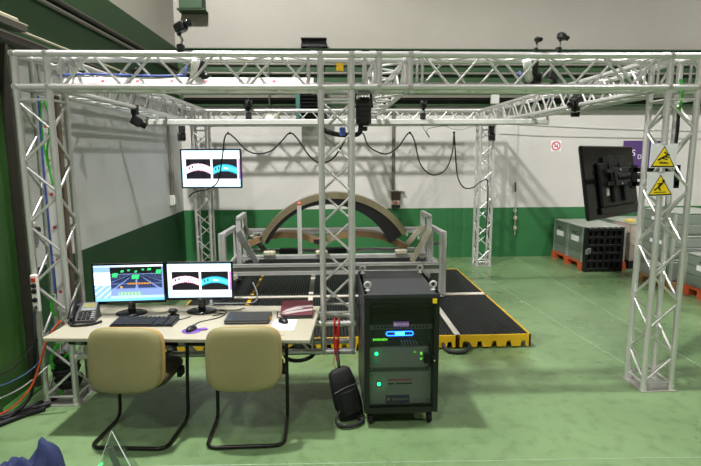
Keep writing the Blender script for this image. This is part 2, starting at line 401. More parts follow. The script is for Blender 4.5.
truss('truss_tower', 'rear left truss tower behind the wall screen', (TX, TB, 0), 'Z', ZT-G, plate=True)
truss('truss_tower', 'rear right truss tower near the back wall on the open floor', (TR, TB, 0), 'Z', ZT-G, plate=True)
truss('truss_beam', 'front overhead truss beam from the left tower to the middle column', (TX+G, TF, ZT), 'X', TC-TX-2*G)
truss('truss_beam', 'very short truss spacer between the two middle corner cubes', (TC+G, TF, ZT), 'X', TM-TC-2*G)
truss('truss_beam', 'front overhead truss beam from the middle to the right tower', (TM+G, TF, ZT), 'X', TR-TM-2*G, flip=1)
truss('truss_beam', 'overhead truss beam running out of the picture past the right tower', (TR+G, TF, ZT), 'X', 1.5)
truss('truss_beam', 'low truss beam behind the desk from left tower to middle column', (TX+G, TF, ZL), 'X', TC-TX-2*G)
truss('truss_beam', 'left overhead truss beam running back along the left wall', (TX, TF+G, ZT), 'Y', TB-TF-2*G)
truss('truss_beam', 'middle overhead truss beam running back over the machine', (TM, TF+G, ZT), 'Y', TB-TF-2*G)
truss('truss_beam', 'right overhead truss beam running back to the rear right tower', (TR, TF+G, ZT), 'Y', TB-TF-2*G)
truss('truss_beam', 'rear overhead truss beam across the back wall', (TX+G, TB, ZT), 'X', TR-TX-2*G)

# dotted strips and cables inside the truss
tag(obj('banner_strip', MB().box((0, 0, 0), (1.98, .004, .075)), DOTS, None, (-1.1, 4.33, 2.615), (R(-32), 0, 0)), 'white strip with red dots lying along the front left overhead truss', 'strip')
o = tag(obj('banner_strip', MB().box((0, 0, 0), (1.9, .004, .055)), DOTS, None, (-2.235, 4.3, 1.32), (0, R(90), 0)), 'white strip with red dots standing upright inside the left tower', 'strip')
cable('blue_cable', [(-2.12, 4.34, 2.66), (-1.9, 4.36, 2.675), (-1.4, 4.345, 2.66), (-1.15, 4.36, 2.668)], .008, BLUEC, 'blue cable bundle lying in the front left overhead truss')
cable('blue_cable', [(-2.27, 4.3, 2.5), (-2.285, 4.31, 2.0), (-2.28, 4.3, 1.6), (-2.285, 4.31, 1.2), (-2.28, 4.3, .9)], .008, BLUEC, 'blue cable running down inside the left tower')
cable('green_cable', [(-2.18, 4.2, 2.47), (-2.15, 4.21, 2.3), (-2.2, 4.22, 2.05), (-2.17, 4.21, 1.8)], .008, GREENC, 'bright green cable at the top of the left tower')
cable('green_cable', [(-2.2, 4.19, 2.45), (-2.21, 4.2, 2.2), (-2.19, 4.19, 1.95)], .006, GREENC, 'thin green cable beside the thicker one at the left tower top')
cable('green_cable', [(-2.24, 4.21, .5), (-2.3, 4.2, .38), (-2.28, 4.2, .22), (-2.2, 4.2, .12), (-2.24, 4.2, .3), (-2.15, 4.2, .42), (-2.2, 4.22, .2), (-2.26, 4.2, .06)], .016, GREENC, 'tangle of bright green cable in the foot of the left tower')
cable('green_cable', [(-2.235, 4.18, .92), (-2.25, 4.17, .83), (-2.24, 4.19, .74)], .012, GREENC, 'short green cable end beside the power strip')
cable('green_cable', [(2.84, 4.2, 2.62), (2.86, 4.19, 2.5), (2.85, 4.2, 2.36)], .011, GREENC, 'green cable hanging at the top of the right tower')
cable('black_cable', [(2.86, 4.22, 2.4), (2.88, 4.24, 2.2), (2.86, 4.24, 1.95), (2.85, 4.3, 1.78), (2.75, 4.4, 1.72)], .013, BLACKM, 'black cable curling behind the warning signs on the right tower')
b = MB()
for k in range(9):
    a0 = k*.7; b.torus((-2.21+.01*sin(k), 4.25+.01*cos(k), .12+.03*k), .075+.012*(k % 3), .016, 14, 6, ax='Z')
tag(obj('cable_coil', b, BLACKM), 'black coil of cable heaped inside the foot of the left tower', 'cable')
t = thing('power_strip', 'white power strip with red switch fixed upright to the left tower', 'power strip', (-2.32, 4.095, .96))
obj('body', MB().box((0, 0, 0), (.052, .035, .3), bev=.006), WHITE, t)
part_label(obj('switch', MB().box((0, -.02, .11), (.03, .012, .032)), RED, t), 'red rocker switch')
for z in (.065, .02, -.05): obj('socket', MB().lathe([(.019, 0), (.019, .012), (.012, .013)], 12, M.Translation((0, -.017, z)) @ M.Rotation(R(90), 4, 'X')), BLACKM, t)
obj('plug', MB().tube([(0, -.02, -.11), (0, -.05, -.11), (.0, -.055, -.16)], .013, 8), BLACKM, t)
cable('black_cable', [(-2.32, 4.04, .8), (-2.31, 4.0, .6), (-2.34, 4.0, .35), (-2.4, 4.0, .12), (-2.5, 3.87, .03), (-2.62, 3.72, .02)], .013, BLACKM, 'black mains cable hanging from the power strip to the floor')

# cables on the floor at lower left
cable('orange_cable', [(-2.1, 4.0, .76), (-2.2, 3.98, .62), (-2.28, 3.97, .4), (-2.36, 3.95, .22), (-2.48, 3.86, .1), (-2.62, 3.8, .06), (-2.72, 3.75, .05)], .009, ORANGE, 'orange cable hanging from the desk corner down to the left')
for i, (dy, r, lb) in enumerate(((-.02, .022, 'thick black cable on the floor nearest the left tower foot'), (.09, .018, 'middle black cable on the floor beside the left tower'), (-.1, .02, 'black cable on the floor nearest the camera at far left'), (.12, .014, 'thin black cable on the floor nearest the steel column'))):
    cable('black_cable', [(-2.3, 4.13+dy, r), (-2.42, 4.02+dy, r), (-2.55, 3.85+dy, r), (-2.7, 3.72+dy, r)], r, RUBBER, lb)
cable('blue_cable', [(-2.2, 4.05, .7), (-2.3, 4.0, .42), (-2.45, 3.87, .32), (-2.6, 3.82, .3), (-2.72, 3.78, .31)], .006, mat('dull_blue_cable', '2d4a72', .5), 'thin dark blue cable looping left below the desk')
cable('black_cable', [(-2.3, 4.03, .6), (-2.42, 3.93, .44), (-2.55, 3.85, .38), (-2.7, 3.8, .42)], .006, BLACKM, 'thin black cable looping left above the blue one')
cable('grey_cable', [(-2.28, 4.08, .35), (-2.4, 3.95, .25), (-2.55, 3.86, .19), (-2.7, 3.8, .17)], .006, LGREY, 'thin pale cable with bright tags looping below the blue one')

# ================================================================== tracking cameras and devices on the truss
def tracking_camera(label, loc, yaw, pitch=-25, arm=.14, up=1, s=1, led=True):
    t = thing('tracking_camera', label, 'camera', loc, 0, 'motion tracking cameras clamped to the truss')
    k = s
    b = MB(); b.box((0, 0, 0), (.06*k, .07*k, .07*k), bev=.008); b.box((0, 0, -.045*k*up), (.075*k, .02, .03*k)); obj('clamp', b, BLACKM, t)
    obj('arm', MB().tube([(0, 0, .02*up), (.02*k, 0, arm*up*.6), (.0, -.03*k, arm*up)], .011*k, 8), STEEL, t)
    obj('ball_joint', MB().sphere((0, -.03*k, arm*up), .02*k), BLACKM, t)
    h = put('camera_body', MB().box((0, -.02*k, 0), (.085*k, .1*k, .085*k), bev=.012).mesh('camera_body', BLACK), t, (0, -.03*k, arm*up+.045*k*up), (R(pitch), 0, yaw))
    obj('lens', MB().lathe([(.03*k, 0), (.03*k, .05*k), (.022*k, .05*k), (.02*k, .044*k), (.0001, .042*k)], 14, M.Translation((0, -.07*k, 0)) @ M.Rotation(R(90), 4, 'X')), BLACKG, h)
    obj('light_ring', MB().torus((0, -.07*k, 0), .036*k, .003*k, 16, 6, ax='Y'), DGREY, h)
    return t
tracking_camera('tracking camera on top of the front left overhead truss', (-1.1, 4.133, 2.83), R(70), -20, .1, 1, .85)
tracking_camera('left of two tracking cameras on top of the front right truss', (1.62, 4.133, 2.83), R(10), 10, .05, 1, .5)
tracking_camera('right of two tracking cameras on top of the front right truss', (1.8, 4.133, 2.83), R(110), 10, .07, 1, .65)
tracking_camera('tracking camera hanging under the left overhead truss', (-2.1, 5.9, 2.51), R(120), 30, .05, -1, 1.1)
tracking_camera('tracking camera standing on the rear left part of the left truss', (-2.1, 6.05, 2.83), R(150), -15, .06, 1, 1.1)
tracking_camera('tracking camera on the left half of the rear overhead truss', (-1.359, 9.233, 2.7), R(20), -20, .1, 1, 1.5)
tracking_camera('tracking camera on the white rail near the middle truss', (1.265, 7.0, 2.53), R(-10), -10, .09, 1, 1.1)
tracking_camera('tracking camera low on the rear left tower above the screen', (-2.5, 9.2, 2.44), R(20), -10, .04, -1, 1.5)
tracking_camera('tracking camera on the rear right tower below the truss', (2.88, 9.2, 2.43), R(-20), -10, .05, -1, 1.4)
tracking_camera('tracking camera hanging inside the right overhead truss', (2.706, 5.7, 2.5), R(-60), 25, .05, 1, 1.2)
tracking_camera('tracking camera on top of the right overhead truss', (2.706, 6.3, 2.83), R(-100), -20, .05, 1, 1.2)
def beacon(label, loc, tilt):
    t = thing('work_light', label, 'lamp', loc, 0, 'white tube lights clamped in the front truss')
    h = put('tube', MB().lathe([(.034, -.08), (.034, .09), (.03, .1)], 14).mesh('tube', WHITE), t, (0, 0, 0), (R(20), R(tilt), 0))
    obj('lens_ring', MB().lathe([(.04, -.12), (.045, -.08), (.035, -.08)], 14), BLACKM, h)
    obj('glow', MB().lathe([(.008, -.05), (.008, .05)], 8, M.Translation((-.07, 0, -.02))), LEDV, h)
    obj('clamp', MB().box((.05, .02, .03), (.05, .1, .12), bev=.01), BLACKM, t)
    obj('driver_box', MB().box((.08, .03, -.05), (.075, .1, .09), bev=.015), BLACK, t)
    return t
beacon('white tube light with black box in the front right overhead truss', (1.655, 4.36, 2.7), -20)
beacon('white tube light with black box in the front left overhead truss', (-1.06, 4.36, 2.69), 15)
# hanging projector between the two middle cubes
t = thing('laser_projector', 'black projector column hanging between the two middle corner cubes', 'projector', (.29, 4.3, 2.495))
obj('mounting_plate', MB().box((0, 0, .03), (.1, .22, .02)), STEEL, t); obj('yoke', MB().tube([(-.06, 0, .02), (-.075, 0, -.08), (.075, 0, -.08), (.06, 0, .02)], .012, 6), BLACKM, t)
hb = obj('housing', MB().box((0, 0, -.12), (.12, .16, .22), bev=.02), BLACK, t)
for i in range(5): obj('fin', MB().box((.0, -.083, -.04-.035*i), (.1, .008, .012)), BLACKM, hb)
obj('lens', MB().lathe([(.035, 0), (.035, .03), (.02, .034)], 14, M.Translation((0, 0, -.24)) @ M.Rotation(pi, 4, 'X')), BLACKG, t)
cable('black_cable', [(.27, 4.28, 2.28), (.25, 4.28, 2.2), (.15, 4.28, 2.19), (.05, 4.28, 2.2), (-.04, 4.3, 2.24), (-.06, 4.32, 2.32)], .022, BLACKM, 'thick black loop of cable under the hanging projector')
tag(obj('cable_plug', MB().box((0, 0, 0), (.05, .05, .07), bev=.008), BLUEC, None, (.12, 4.26, 2.215)), 'blue plug on the cable loop under the projector', 'plug')
tag(obj('warning_tag', MB().box((0, 0, 0), (.06, .03, .062), bev=.005), YEL, None, (.105, 4.373, 2.733)), 'small yellow tag inside the truss above the middle column', 'tag')
# white rail slung under the depth trusses, with the hung cable
t = thing('overhead_rail', 'long white rail slung across under the overhead trusses', 'rail', (.3, 7, 2.455))
obj('profile', MB().box((0, 0, 0), (5.3, .05, .075), bev=.012), LGREY, t)
for x in (TX-.3, TM-.3, TR-.3):
    for d in (-H, H): obj('hanger', MB().tube([(x+d, 0, .03), (x+d, 0, .075)], .012, 6), STEEL, t)
for x in (-2.655, 2.655): obj('end_cap', MB().box((x, 0, 0), (.02, .054, .08)), BEIGE, t)
cable('black_cable', [(-2.42, 9.1, 1.31), (-2.3, 9.05, 1.4), (-2.05, 8.9, 1.46), (-1.72, 8.2, 1.62), (-1.45, 7.3, 2.02), (-1.36, 7.02, 2.24), (-1.307, 7, 2.31), (-1.22, 7, 2.25), (-1.08, 7, 2.1), (-.92, 7, 2.045), (-.74, 7, 2.09), (-.6, 7, 2.22), (-.496, 7, 2.315), (-.4, 7, 2.24), (-.25, 7, 2.02), (-.107, 7, 1.92), (.05, 6.7, 1.97), (.16, 6.2, 2.12), (.2, 5.9, 2.22)], .0105, BLACKM, 'black cable hung in loops from the rail between wall screen and projector')
cable('black_cable', [(.38, 6, 2.27), (.45, 6.6, 2.28), (.55, 6.95, 2.13), (.763, 7, 2.035), (.93, 7, 2.12), (1.04, 7, 2.27), (1.095, 7, 2.31), (1.16, 7, 2.2), (1.24, 7, 1.9), (1.4, 7, 1.755), (1.58, 7, 1.82), (1.67, 7, 2.05), (1.687, 7, 2.3), (1.72, 7.05, 2.1), (1.85, 7.4, 1.72), (2.05, 7.8, 1.53), (2.3, 8.2, 1.5), (2.6, 8.8, 1.56), (2.83, 9.2, 1.575), (2.86, 9.21, 1.4), (2.86, 9.21, .9), (2.83, 9.2, .45)], .0095, BLACKM, 'black cable hung in loops right of the middle column to the rear tower')
for x, lb in ((-1.307, 'leftmost'), (-.496, 'second'), (1.095, 'third'), (1.687, 'rightmost')):
    t = thing('cable_hook', lb + ' of the small cable hooks under the white overhead rail', 'hook', (x, 7, 2.418), 0, 'cable hooks under the rail')
    obj('string', MB().tube([(0, 0, 0), (0, 0, -.09)], .003, 5), LGREY, t); obj('clip', MB().sphere((0, 0, -.105), .018, 8, 6), BLACKM, t)
cable('black_cable', [(1.25, 7, 2.42), (1.3, 7.0, 2.33), (1.36, 7, 2.25), (1.33, 7, 2.36), (1.6, 7, 2.41)], .004, BLACKM, 'thin black wire dangling from the rail beside the tracking camera')
cable('grey_cable', [(1.5, 7, 2.42), (1.75, 7, 2.35), (2.0, 7, 2.42)], .004, MGREY, 'thin grey wire sagging under the right part of the rail')
cable('grey_cable', [(2.68, 5.3, 2.52), (2.67, 5.6, 2.47), (2.68, 5.9, 2.52)], .005, MGREY, 'thin grey wire sagging under the right overhead truss')

# ================================================================== screens
def lerp(a, b, t): return tuple(a[i]+(b[i]-a[i])*t for i in range(3))
C_ = lambda h: tuple(srgb(h)[:3])
def picture(name, Wd, Hd, fn, parent, loc, rot=None, nx=120, ny=68):
    vs = [((i/nx-.5)*Wd, 0, (.5-j/ny)*Hd) for j in range(ny+1) for i in range(nx+1)]
    fs = [(j*(nx+1)+i, (j+1)*(nx+1)+i, (j+1)*(nx+1)+i+1, j*(nx+1)+i+1) for j in range(ny) for i in range(nx)]
    me = bpy.data.meshes.new(name); me.from_pydata(vs, [], fs); at = me.color_attributes.new('picture', 'FLOAT_COLOR', 'CORNER')
    d = []
    for j in range(ny):
        for i in range(nx): d += list(fn((i+.5)/nx, (j+.5)/ny)+(1,))*4
    at.data.foreach_set('color', d); me.materials.append(SCREEN); return put(name, me, parent, loc, rot)
def scan_picture(u, v):
    bg = lerp(C_('eef4fb'), C_('a6def2'), max(0, 1-min(u, 1-u, v, 1-v)*14))
    if .12 < v < .2 or .81 < v < .86: bg = C_('cfe9f4')
    for k, (x0, x1) in enumerate(((.065, .49), (.525, .95))):
        if x0 < u < x1 and .23 < v < .78:
            s = (u-x0)/(x1-x0); yc = .5+.16*(2*s-1)**2*.62-.045 + (.02 if k else 0)
            if abs(v-yc) < .095:
                e = abs(v-yc)/.095
                if k == 0:
                    c = lerp(C_('f6eef2'), C_('e9a9c4'), max(0, e*1.6-.6)); 
                    if (abs(s-.13) < .025 or abs(s-.27) < .025) and abs(v-yc+.02) < .035: c = C_('2a2030')
                    if v > yc and .35 < s < .95 and int(s*40) % 3 == 0: c = C_('d66f92')
                    if abs(s-.7) < .03 and abs(v-yc+.03) < .015: c = C_('3d3038')
                else:
                    c = lerp(C_('55d3e4'), C_('1e96b5'), e)
                    if (abs(s-.13) < .025 or abs(s-.25) < .025) and abs(v-yc+.01) < .035: c = C_('12405c')
                    if .5 < s < .95 and v < yc and int(s*44) % 3 == 0: c = C_('2b7fb0')
                    if .45 < s < .62 and 0 < v-yc < .045: c = C_('d6f2f0')
                return c
            return C_('0b0912')
    if u > .965 and .23 < v < .78: return lerp(C_('d884b8'), C_('8e74d8'), (v-.23)/.55)
    return bg
def scene_picture(u, v):
    if v < .055: return lerp(C_('9cc7ee'), C_('eaf3fb'), u)
    if v > .93: return lerp(C_('7bd0f2'), C_('3f9be0'), abs(u-.3))
    if u < .235:
        if v < .2: return C_('8fb0d2') if int(v*60) % 2 else C_('6b8fc0')
        if v < .56: return C_('f0f5fb') if int(v*44) % 4 else C_('bcd3ec')
        return C_('7da5d6') if (int(u*40)+int(v*26)) % 4 else C_('c3dcf2')
    if v > .68:
        if .33 < u < .67 and .75 < v < .86: return C_('8fb58f') if int(u*60) % 3 else C_('6f9a9c')
        return C_('7389b8') if v < .86 else C_('9fbbe6')
    if u > .975: return C_('6f88b4')
    x = (u-.235)/.74; y = (v-.055)/.625
    c = C_('07080e') if y < .3 else lerp(C_('0c1120'), C_('2a3860'), (y-.3)/.7)
    if y > .3:
        d = (y-.27); gx = (x-.5)/d
        if abs((gx*1.6) % 1-.5) > .44: c = lerp(c, C_('7d92c8'), .7)
        if abs((1.4/d) % 1-.5) > .42: c = lerp(c, C_('7d92c8'), .6)
    for cx, cy, w_, h_ in ((.09, .36, .1, .19), (.235, .2, .06, .1), (.36, .16, .05, .09), (.5, .22, .045, .08), (.64, .13, .045, .08), (.76, .13, .065, .1), (.94, .24, .1, .2), (.485, .45, .14, .2)):
        if abs(x-cx+(y-cy)*.12) < w_/2 and abs(y-cy) < h_/2: return C_('a8f0b8') if (abs(x-cx) < .02 and abs(y-cy) < .04 and w_ > .14) else lerp(C_('33c66c'), C_('1f9a56'), abs(y-cy)/h_)
    if .32 < x < .78 and abs(y-.74) < .035: return C_('b57a2c') if int(x*70) % 4 else C_('6a4a1c')
    if abs(x-.2) < .025 and abs(y-.9) < .04: return C_('c98f3a')
    return c
def monitor(label, x, y, z0, wd, ht, pic, yaw, basex, basey):
    t = thing('computer_monitor', label, 'monitor', (basex, basey, .74), yaw)
    dx, dz = x-basex, z0-.74
    cs = obj('housing', MB().box((dx, .025, dz+ht/2), (wd, .035, ht), bev=.008), BLACK, t)
    obj('rear_bulge', MB().box((dx, .055, dz+ht/2), (wd*.5, .03, ht*.5), bev=.012), BLACK, cs)
    b = MB()
    for s in (-1, 1):
        b.box((dx+s*(wd/2-.006), .003, dz+ht/2), (.012, .014, ht)); b.box((dx, .003, dz+ht/2+s*(ht/2-(.006 if s > 0 else .011))), (wd, .014, .012 if s > 0 else .022))
    obj('bezel', b, BLACKG, t)
    picture('screen', wd-.022, ht-.032, pic, t, (dx, .002, dz+ht/2+.005))
    obj('badge', MB().box((dx, -.005, dz+.01), (.03, .002, .006)), STEEL, t)
    obj('neck', MB().box((0, .035, .06), (.06, .03, .14), bev=.008), BLACKG, t)
    obj('stand', MB().lathe([(.125, .004), (.125, .012), (.11, .018), (.03, .024), (.0001, .024)], 28, M.Translation((0, .02, 0)) @ M.Diagonal((1, .75, 1, 1))), BLACKG, t)
    return t

t = thing('cable_duct', 'brown upright cable duct inside the left truss tower', 'duct', (-2.14, 4.27, .7))
obj('channel', MB().box((0, 0, .9), (.07, .05, 1.8), bev=.006), DUCT, t)
for z in (1.24, 1.74): part_label(obj('knob', MB().sphere((.0, -.04, z-.7+.0), .03, 12, 8), mat('dark_green_knob', '123a26', .35), t), 'dark green round knob')
# ================================================================== desk
RZ = R(-4.35)
t = thing('desk', 'long cream desk with pale legs behind the two chairs', 'desk', (-2.066, 3.672, 0), RZ)
DESK = t
obj('desktop', MB().box((.965, .415, .725), (1.93, .83, .03), bev=.005), DESKT, t)
for x in (.25, 1.0, 1.72):
    br = obj('support_bracket', MB().box((x, .36, .697), (.05, .68, .026), bev=.004), STEEL, t)
    obj('support_post', MB().box((x, .5+.0758*x*.9, .692), (.05, .06, .024)), STEEL, br)
part_label(obj('cable_trough', MB().box((.85, .2, .67), (1.5, .14, .07), bev=.01), BLACKM, t), 'black cable trough under the desktop')
for x in (1.6, 1.72): obj('grommet', MB().box((x, .09, .7405), (.03, .008, .002)), MGREY, t)
monitor('left desk monitor showing a dark scene with green markers', -1.63, 4.2, .835, .57, .332, scene_picture, R(3), -1.633, 4.2)
monitor('right desk monitor showing two curved scan strips on white', -1.067, 4.22, .848, .545, .318, scan_picture, R(-1), -1.067, 4.22)
# telephone
t = thing('desk_phone', 'dark desk telephone with grey face and small display', 'telephone', (-1.945, 4.07, .74), R(8))
m_ = M.Rotation(R(-24), 4, 'Y') @ M.Identity(4)
b = MB(); b.prism([(-.1, 0), (.1, 0), (.1, .02), (-.1, .1)], -.09, .1); 
t.scale = (.92, .92, .92)
b = MB(); b.add([(-.105, -.1, 0), (.105, -.1, 0), (.105, .1, 0), (-.105, .1, 0), (-.105, -.1, .025), (.105, -.1, .025), (.095, .09, .135), (-.095, .09, .135)], [(3, 2, 1, 0), (0, 1, 5, 4), (1, 2, 6, 5), (2, 3, 7, 6), (3, 0, 4, 7), (4, 5, 6, 7)])
obj('base', b, DGREY, t)
SL = math.atan2(.11, .19); face = M.Translation((0, -.1, .027)) @ M.Rotation(SL, 4, 'X')
b = MB(); b.box((.035, .155, .004), (.12, .1, .012), mtx=face, bev=.004); f = obj('face_plate', b, MGREY, t)
obj('display', MB().box((.035, .165, .011), (.085, .045, .004), mtx=face), mat('lcd_olive', '8d8a4c', .3), f)
for r_ in range(4):
    for c_ in range(4): obj('key', MB().box((-.02+.035*c_, .02+.022*r_, .007), (.024, .014, .009), mtx=face), MGREY if c_ == 3 else BLACKM, t)
b = MB(); b.tube([face @ V(p) for p in ((-.075, .0, .03), (-.075, .03, .05), (-.075, .1, .06), (-.075, .17, .05), (-.075, .2, .03))], [.026, .024, .017, .024, .027], 10); obj('handset', b, BLACK, t)
obj('cord', MB().tube(smooth_path([(-.08, -.1, .03), (-.05, -.17, .012), (.05, -.18, .012), (.12, -.15, .012), (.16, -.1, .012)], 6), .011, 6), BLACKM, t)
# keyboard
t = thing('keyboard', 'black keyboard in front of the left monitor', 'keyboard', (-1.435, 3.96, .741), R(-3))
obj('base', MB().add([(-.24, -.085, 0), (.24, -.085, 0), (.24, .085, 0), (-.24, .085, 0), (-.24, -.085, .012), (.24, -.085, .012), (.24, .085, .026), (-.24, .085, .026)], [(3, 2, 1, 0), (0, 1, 5, 4), (1, 2, 6, 5), (2, 3, 7, 6), (3, 0, 4, 7), (4, 5, 6, 7)]), BLACK, t)
km = MB().box((0, 0, .004), (.0175, .0195, .008), bev=.003).mesh('key', DGREY)
for r_ in range(5):
    y = -.066+.0265*r_
    for c_ in range(21):
        if c_ in (14, 18): continue
        o = put('key', km, t, (-.224+.0222*c_, y, .0135+(y+.085)*.082))
for i in range(14): put('key', km, t, (-.224+.0345*i, .068, .0265))
# mice, mat
t = thing('mouse_mat', 'small purple mouse mat left of the right chair', 'mat', (-1.0, 3.755, .741), R(-3))
b = MB(); b.lathe([(.07, 0), (.07, .004)], 24, M.Translation((-.03, 0, 0)) @ M.Diagonal((1, .85, 1, 1))); obj('pad', b, PADP, t)
obj('wrist_rest', MB().sphere((.05, .03, .006), .03, 12, 8, (1.2, .7, .3)), PADP, t)
def mouse(label, loc, rz):
    t = thing('computer_mouse', label, 'mouse', loc, rz)
    b = MB().sphere((0, 0, .004), .034, 14, 8, (1, 1.65, .9)); b.v = [(x, y, max(z, 0)) for x, y, z in b.v]; obj('shell', b, BLACK, t)
    obj('wheel', MB().tube([(-.004, .03, .029), (.004, .03, .029)], .008, 8), MGREY, t)
    obj('button_split', MB().box((0, .038, .028), (.002, .03, .004)), MGREY, t)
    return t
mouse('black mouse standing on the purple mat', (-1.03, 3.765, .7455), R(-20)); mouse('black mouse lying on white paper by the burgundy folder', (-.362, 3.92, .7425), R(35))
cable('mouse_cable', [(-1.035, 3.83, .75), (-1.02, 3.95, .745), (-.9, 4.05, .745), (-.86, 4.15, .746), (-.98, 4.2, .746), (-.92, 4.28, .746)], .0035, BLACKM, 'thin black cable from the mat mouse to the right monitor')
cable('mouse_cable', [(-.35, 3.98, .75), (-.37, 4.02, .7455), (-.42, 4.05, .7455), (-.43, 4.2, .745)], .0035, BLACKM, 'thin black cable of the mouse on white paper')
for i, (P, lb) in enumerate((([(-1.3, 4.2, .745), (-1.22, 4.12, .745), (-1.3, 4.05, .745), (-1.2, 4.02, .745), (-1.12, 4.1, .745)], 'loose black wire on the desk between the monitors'), ([(-.95, 4.1, .745), (-.85, 4.2, .745), (-.93, 4.27, .745), (-.8, 4.26, .745), (-.72, 4.32, .745)], 'loose black wire on the desk right of the right monitor'), ([(-1.55, 4.1, .745), (-1.46, 4.17, .745), (-1.38, 4.2, .745), (-1.35, 4.28, .745)], 'loose grey wire on the desk behind the keyboard'))):
    cable('loose_wire', P, .0035, BLACKM if i < 2 else MGREY, lb)
t = thing('webcam', 'small black webcam on a foot between the two monitors', 'webcam', (-1.27, 4.13, .74))
obj('foot', MB().lathe([(.045, 0), (.045, .01), (.012, .02)], 14), BLACKM, t); obj('head', MB().box((0, 0, .045), (.07, .045, .04), bev=.012), BLACK, t); obj('lens', MB().lathe([(.014, 0), (.012, .012)], 10, M.Translation((0, -.02, .045)) @ M.Rotation(R(90), 4, 'X')), BLACKG, t)
# closed laptop, burgundy folder, papers
t = thing('laptop', 'closed dark laptop lying right of the right monitor', 'laptop', (-.642, 4.0, .741), R(-1)); t.scale = (1, .86, 1)
obj('base', MB().box((0, 0, .011), (.345, .26, .018), bev=.006), DGREY, t); obj('lid', MB().box((0, 0, .027), (.345, .262, .012), bev=.005), STEEL if 0 else mat('laptop_lid', '2b2d32', .28, .3, .06, 4), t)
obj('front_edge', MB().box((0, -.132, .018), (.33, .004, .006)), STEEL, t)
part_label(obj('sticker', MB().box((.174, -.02, .02), (.003, .07, .016)), YEL, t), 'yellow edge sticker')
t = thing('laptop', 'burgundy laptop with silver swoosh tilted up at the desk end', 'laptop', (-.265, 4.12, .741), R(1)); t.scale = (.84, .82, .95)
wedge = MB().add([(-.15, -.14, .0), (.15, -.14, 0), (.15, .14, 0), (-.15, .14, 0), (-.15, -.14, .022), (.15, -.14, .022), (.15, .14, .075), (-.15, .14, .075)], [(3, 2, 1, 0), (0, 1, 5, 4), (1, 2, 6, 5), (2, 3, 7, 6), (3, 0, 4, 7), (4, 5, 6, 7)])
obj('body', wedge, DGREY, t)
tm = M.Translation((0, 0, .0495)) @ M.Rotation(math.atan2(.053, .28), 4, 'X')
lid = obj('lid', MB().box((0, 0, .008), (.31, .29, .014), mtx=tm, bev=.006), BURG, t)
sw = MB(); flat = tm @ M.Translation((0, 0, .0152)) @ M.Rotation(R(-90), 4, 'X')
for poly in ([(-.145, .1), (-.1, .04), (.0, -.02), (.15, -.04), (.15, -.005), (.03, .015), (.06, -.07+.1), (-.02, .05)], [(-.145, -.015+.13), (-.06, .075), (.15, .03), (.15, .065), (.0, .1), (-.1, .13)]):
    sw.prism([(x, -z) for x, z in poly][::-1], -.0004, .0004, flat)
part_label(obj('emblem', sw, mat('silver_print', 'b9b3b3', .4, .3), lid), 'silver swoosh print')
tag(obj('paper_sheet', MB().box((0, 0, 0), (.18, .25, .002)), PAPER, None, (-.352, 3.86, .7415), (0, 0, R(-3))), 'white paper pad under the mouse at the desk end', 'paper')

# ================================================================== chairs
def pillow(wd, ht, th, ex=4.2, n=40, curve=.0):
    b = MB(); prof = [(-.5, .0), (-.5, .15), (-.5, .3), (-.5, .45), (-.495, .6), (-.485, .74), (-.46, .86), (-.34, .955), (-.15, .99), (.1, 1), (.3, .975), (.44, .9), (.5, .6), (.5, 0)]
    vs = []; fs = []
    for y, s in prof:
        for i in range(n):
            a = 2*pi*i/n; cx, cz = cos(a), sin(a)
            x = math.copysign(abs(cx)**(2/ex), cx)*wd/2*max(s, .001); z = math.copysign(abs(cz)**(2/ex), cz)*ht/2*max(s, .001)
            vs.append((x, y*th+curve*(x/wd*2)**2, z))
    for k in range(len(prof)-1):
        for i in range(n): a = k*n+i; e = k*n+(i+1) % n; fs.append((a, e, e+n, a+n))
    return b.add(vs, fs, True)
def make_chair(label):
    t = thing('cantilever_chair', label, 'chair', (0, 0, 0), 0, 'cream cantilever chairs at the desk')
    # chair faces +y; rear bar of its floor frame at y = 0
    b = MB()
    P = rounded([(-.245, .27, .655), (-.265, .40, .66), (-.275, .47, .60), (-.275, .43, .3), (-.275, .42, .015), (-.275, 0.0, .015), (.275, 0.0, .015), (.275, .42, .015), (.275, .43, .3), (.275, .47, .60), (.265, .40, .66), (.245, .27, .655)], .07)
    P2 = rounded([(-.21, .06, .70), (-.255, .12, .655), (-.27, .44, .655), (-.27, .50, .6), (-.27, .46, .3), (-.27, .44, .016), (-.27, 0, .016), (.27, 0, .016), (.27, .44, .016), (.27, .46, .3), (.27, .50, .6), (.27, .44, .655), (.255, .12, .655), (.21, .06, .70)], .075)
    obj('frame', b.tube(P2, .0135, 10), TUBEB, t)
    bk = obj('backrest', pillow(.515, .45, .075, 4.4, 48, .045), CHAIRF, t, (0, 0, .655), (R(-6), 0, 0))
    part_label(obj('front_cushion', pillow(.512, .44, .05, 4.4, 48, .045), CHAIRE, bk, (0.009, .045, 0)), 'front cushion edge tinted tan as if lit warm')  # offset so the warm-light tint shows along the right edge
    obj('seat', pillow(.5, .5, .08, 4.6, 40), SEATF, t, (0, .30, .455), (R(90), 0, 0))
    for s in (-1, 1):
        obj('armrest', MB().box((s*.268, .27, .672), (.045, .24, .03), bev=.012), BLACK, t)
        obj('seat_bracket', MB().box((s*.255, .38, .42), (.03, .08, .06)), BLACKM, t)
    obj('back_spine', MB().box((0, .05, .47), (.3, .02, .08)), BLACKM, t)
    return t
ch = make_chair('left cream chair with black tube frame, turned slightly, below the left monitor'); ch.location = (-1.415, 3.42, 0); ch.rotation_euler = (0, 0, R(-5))
dup(ch, (-.6, 3.40, 0), R(1), 'right cream chair with black tube frame, below the laptop')

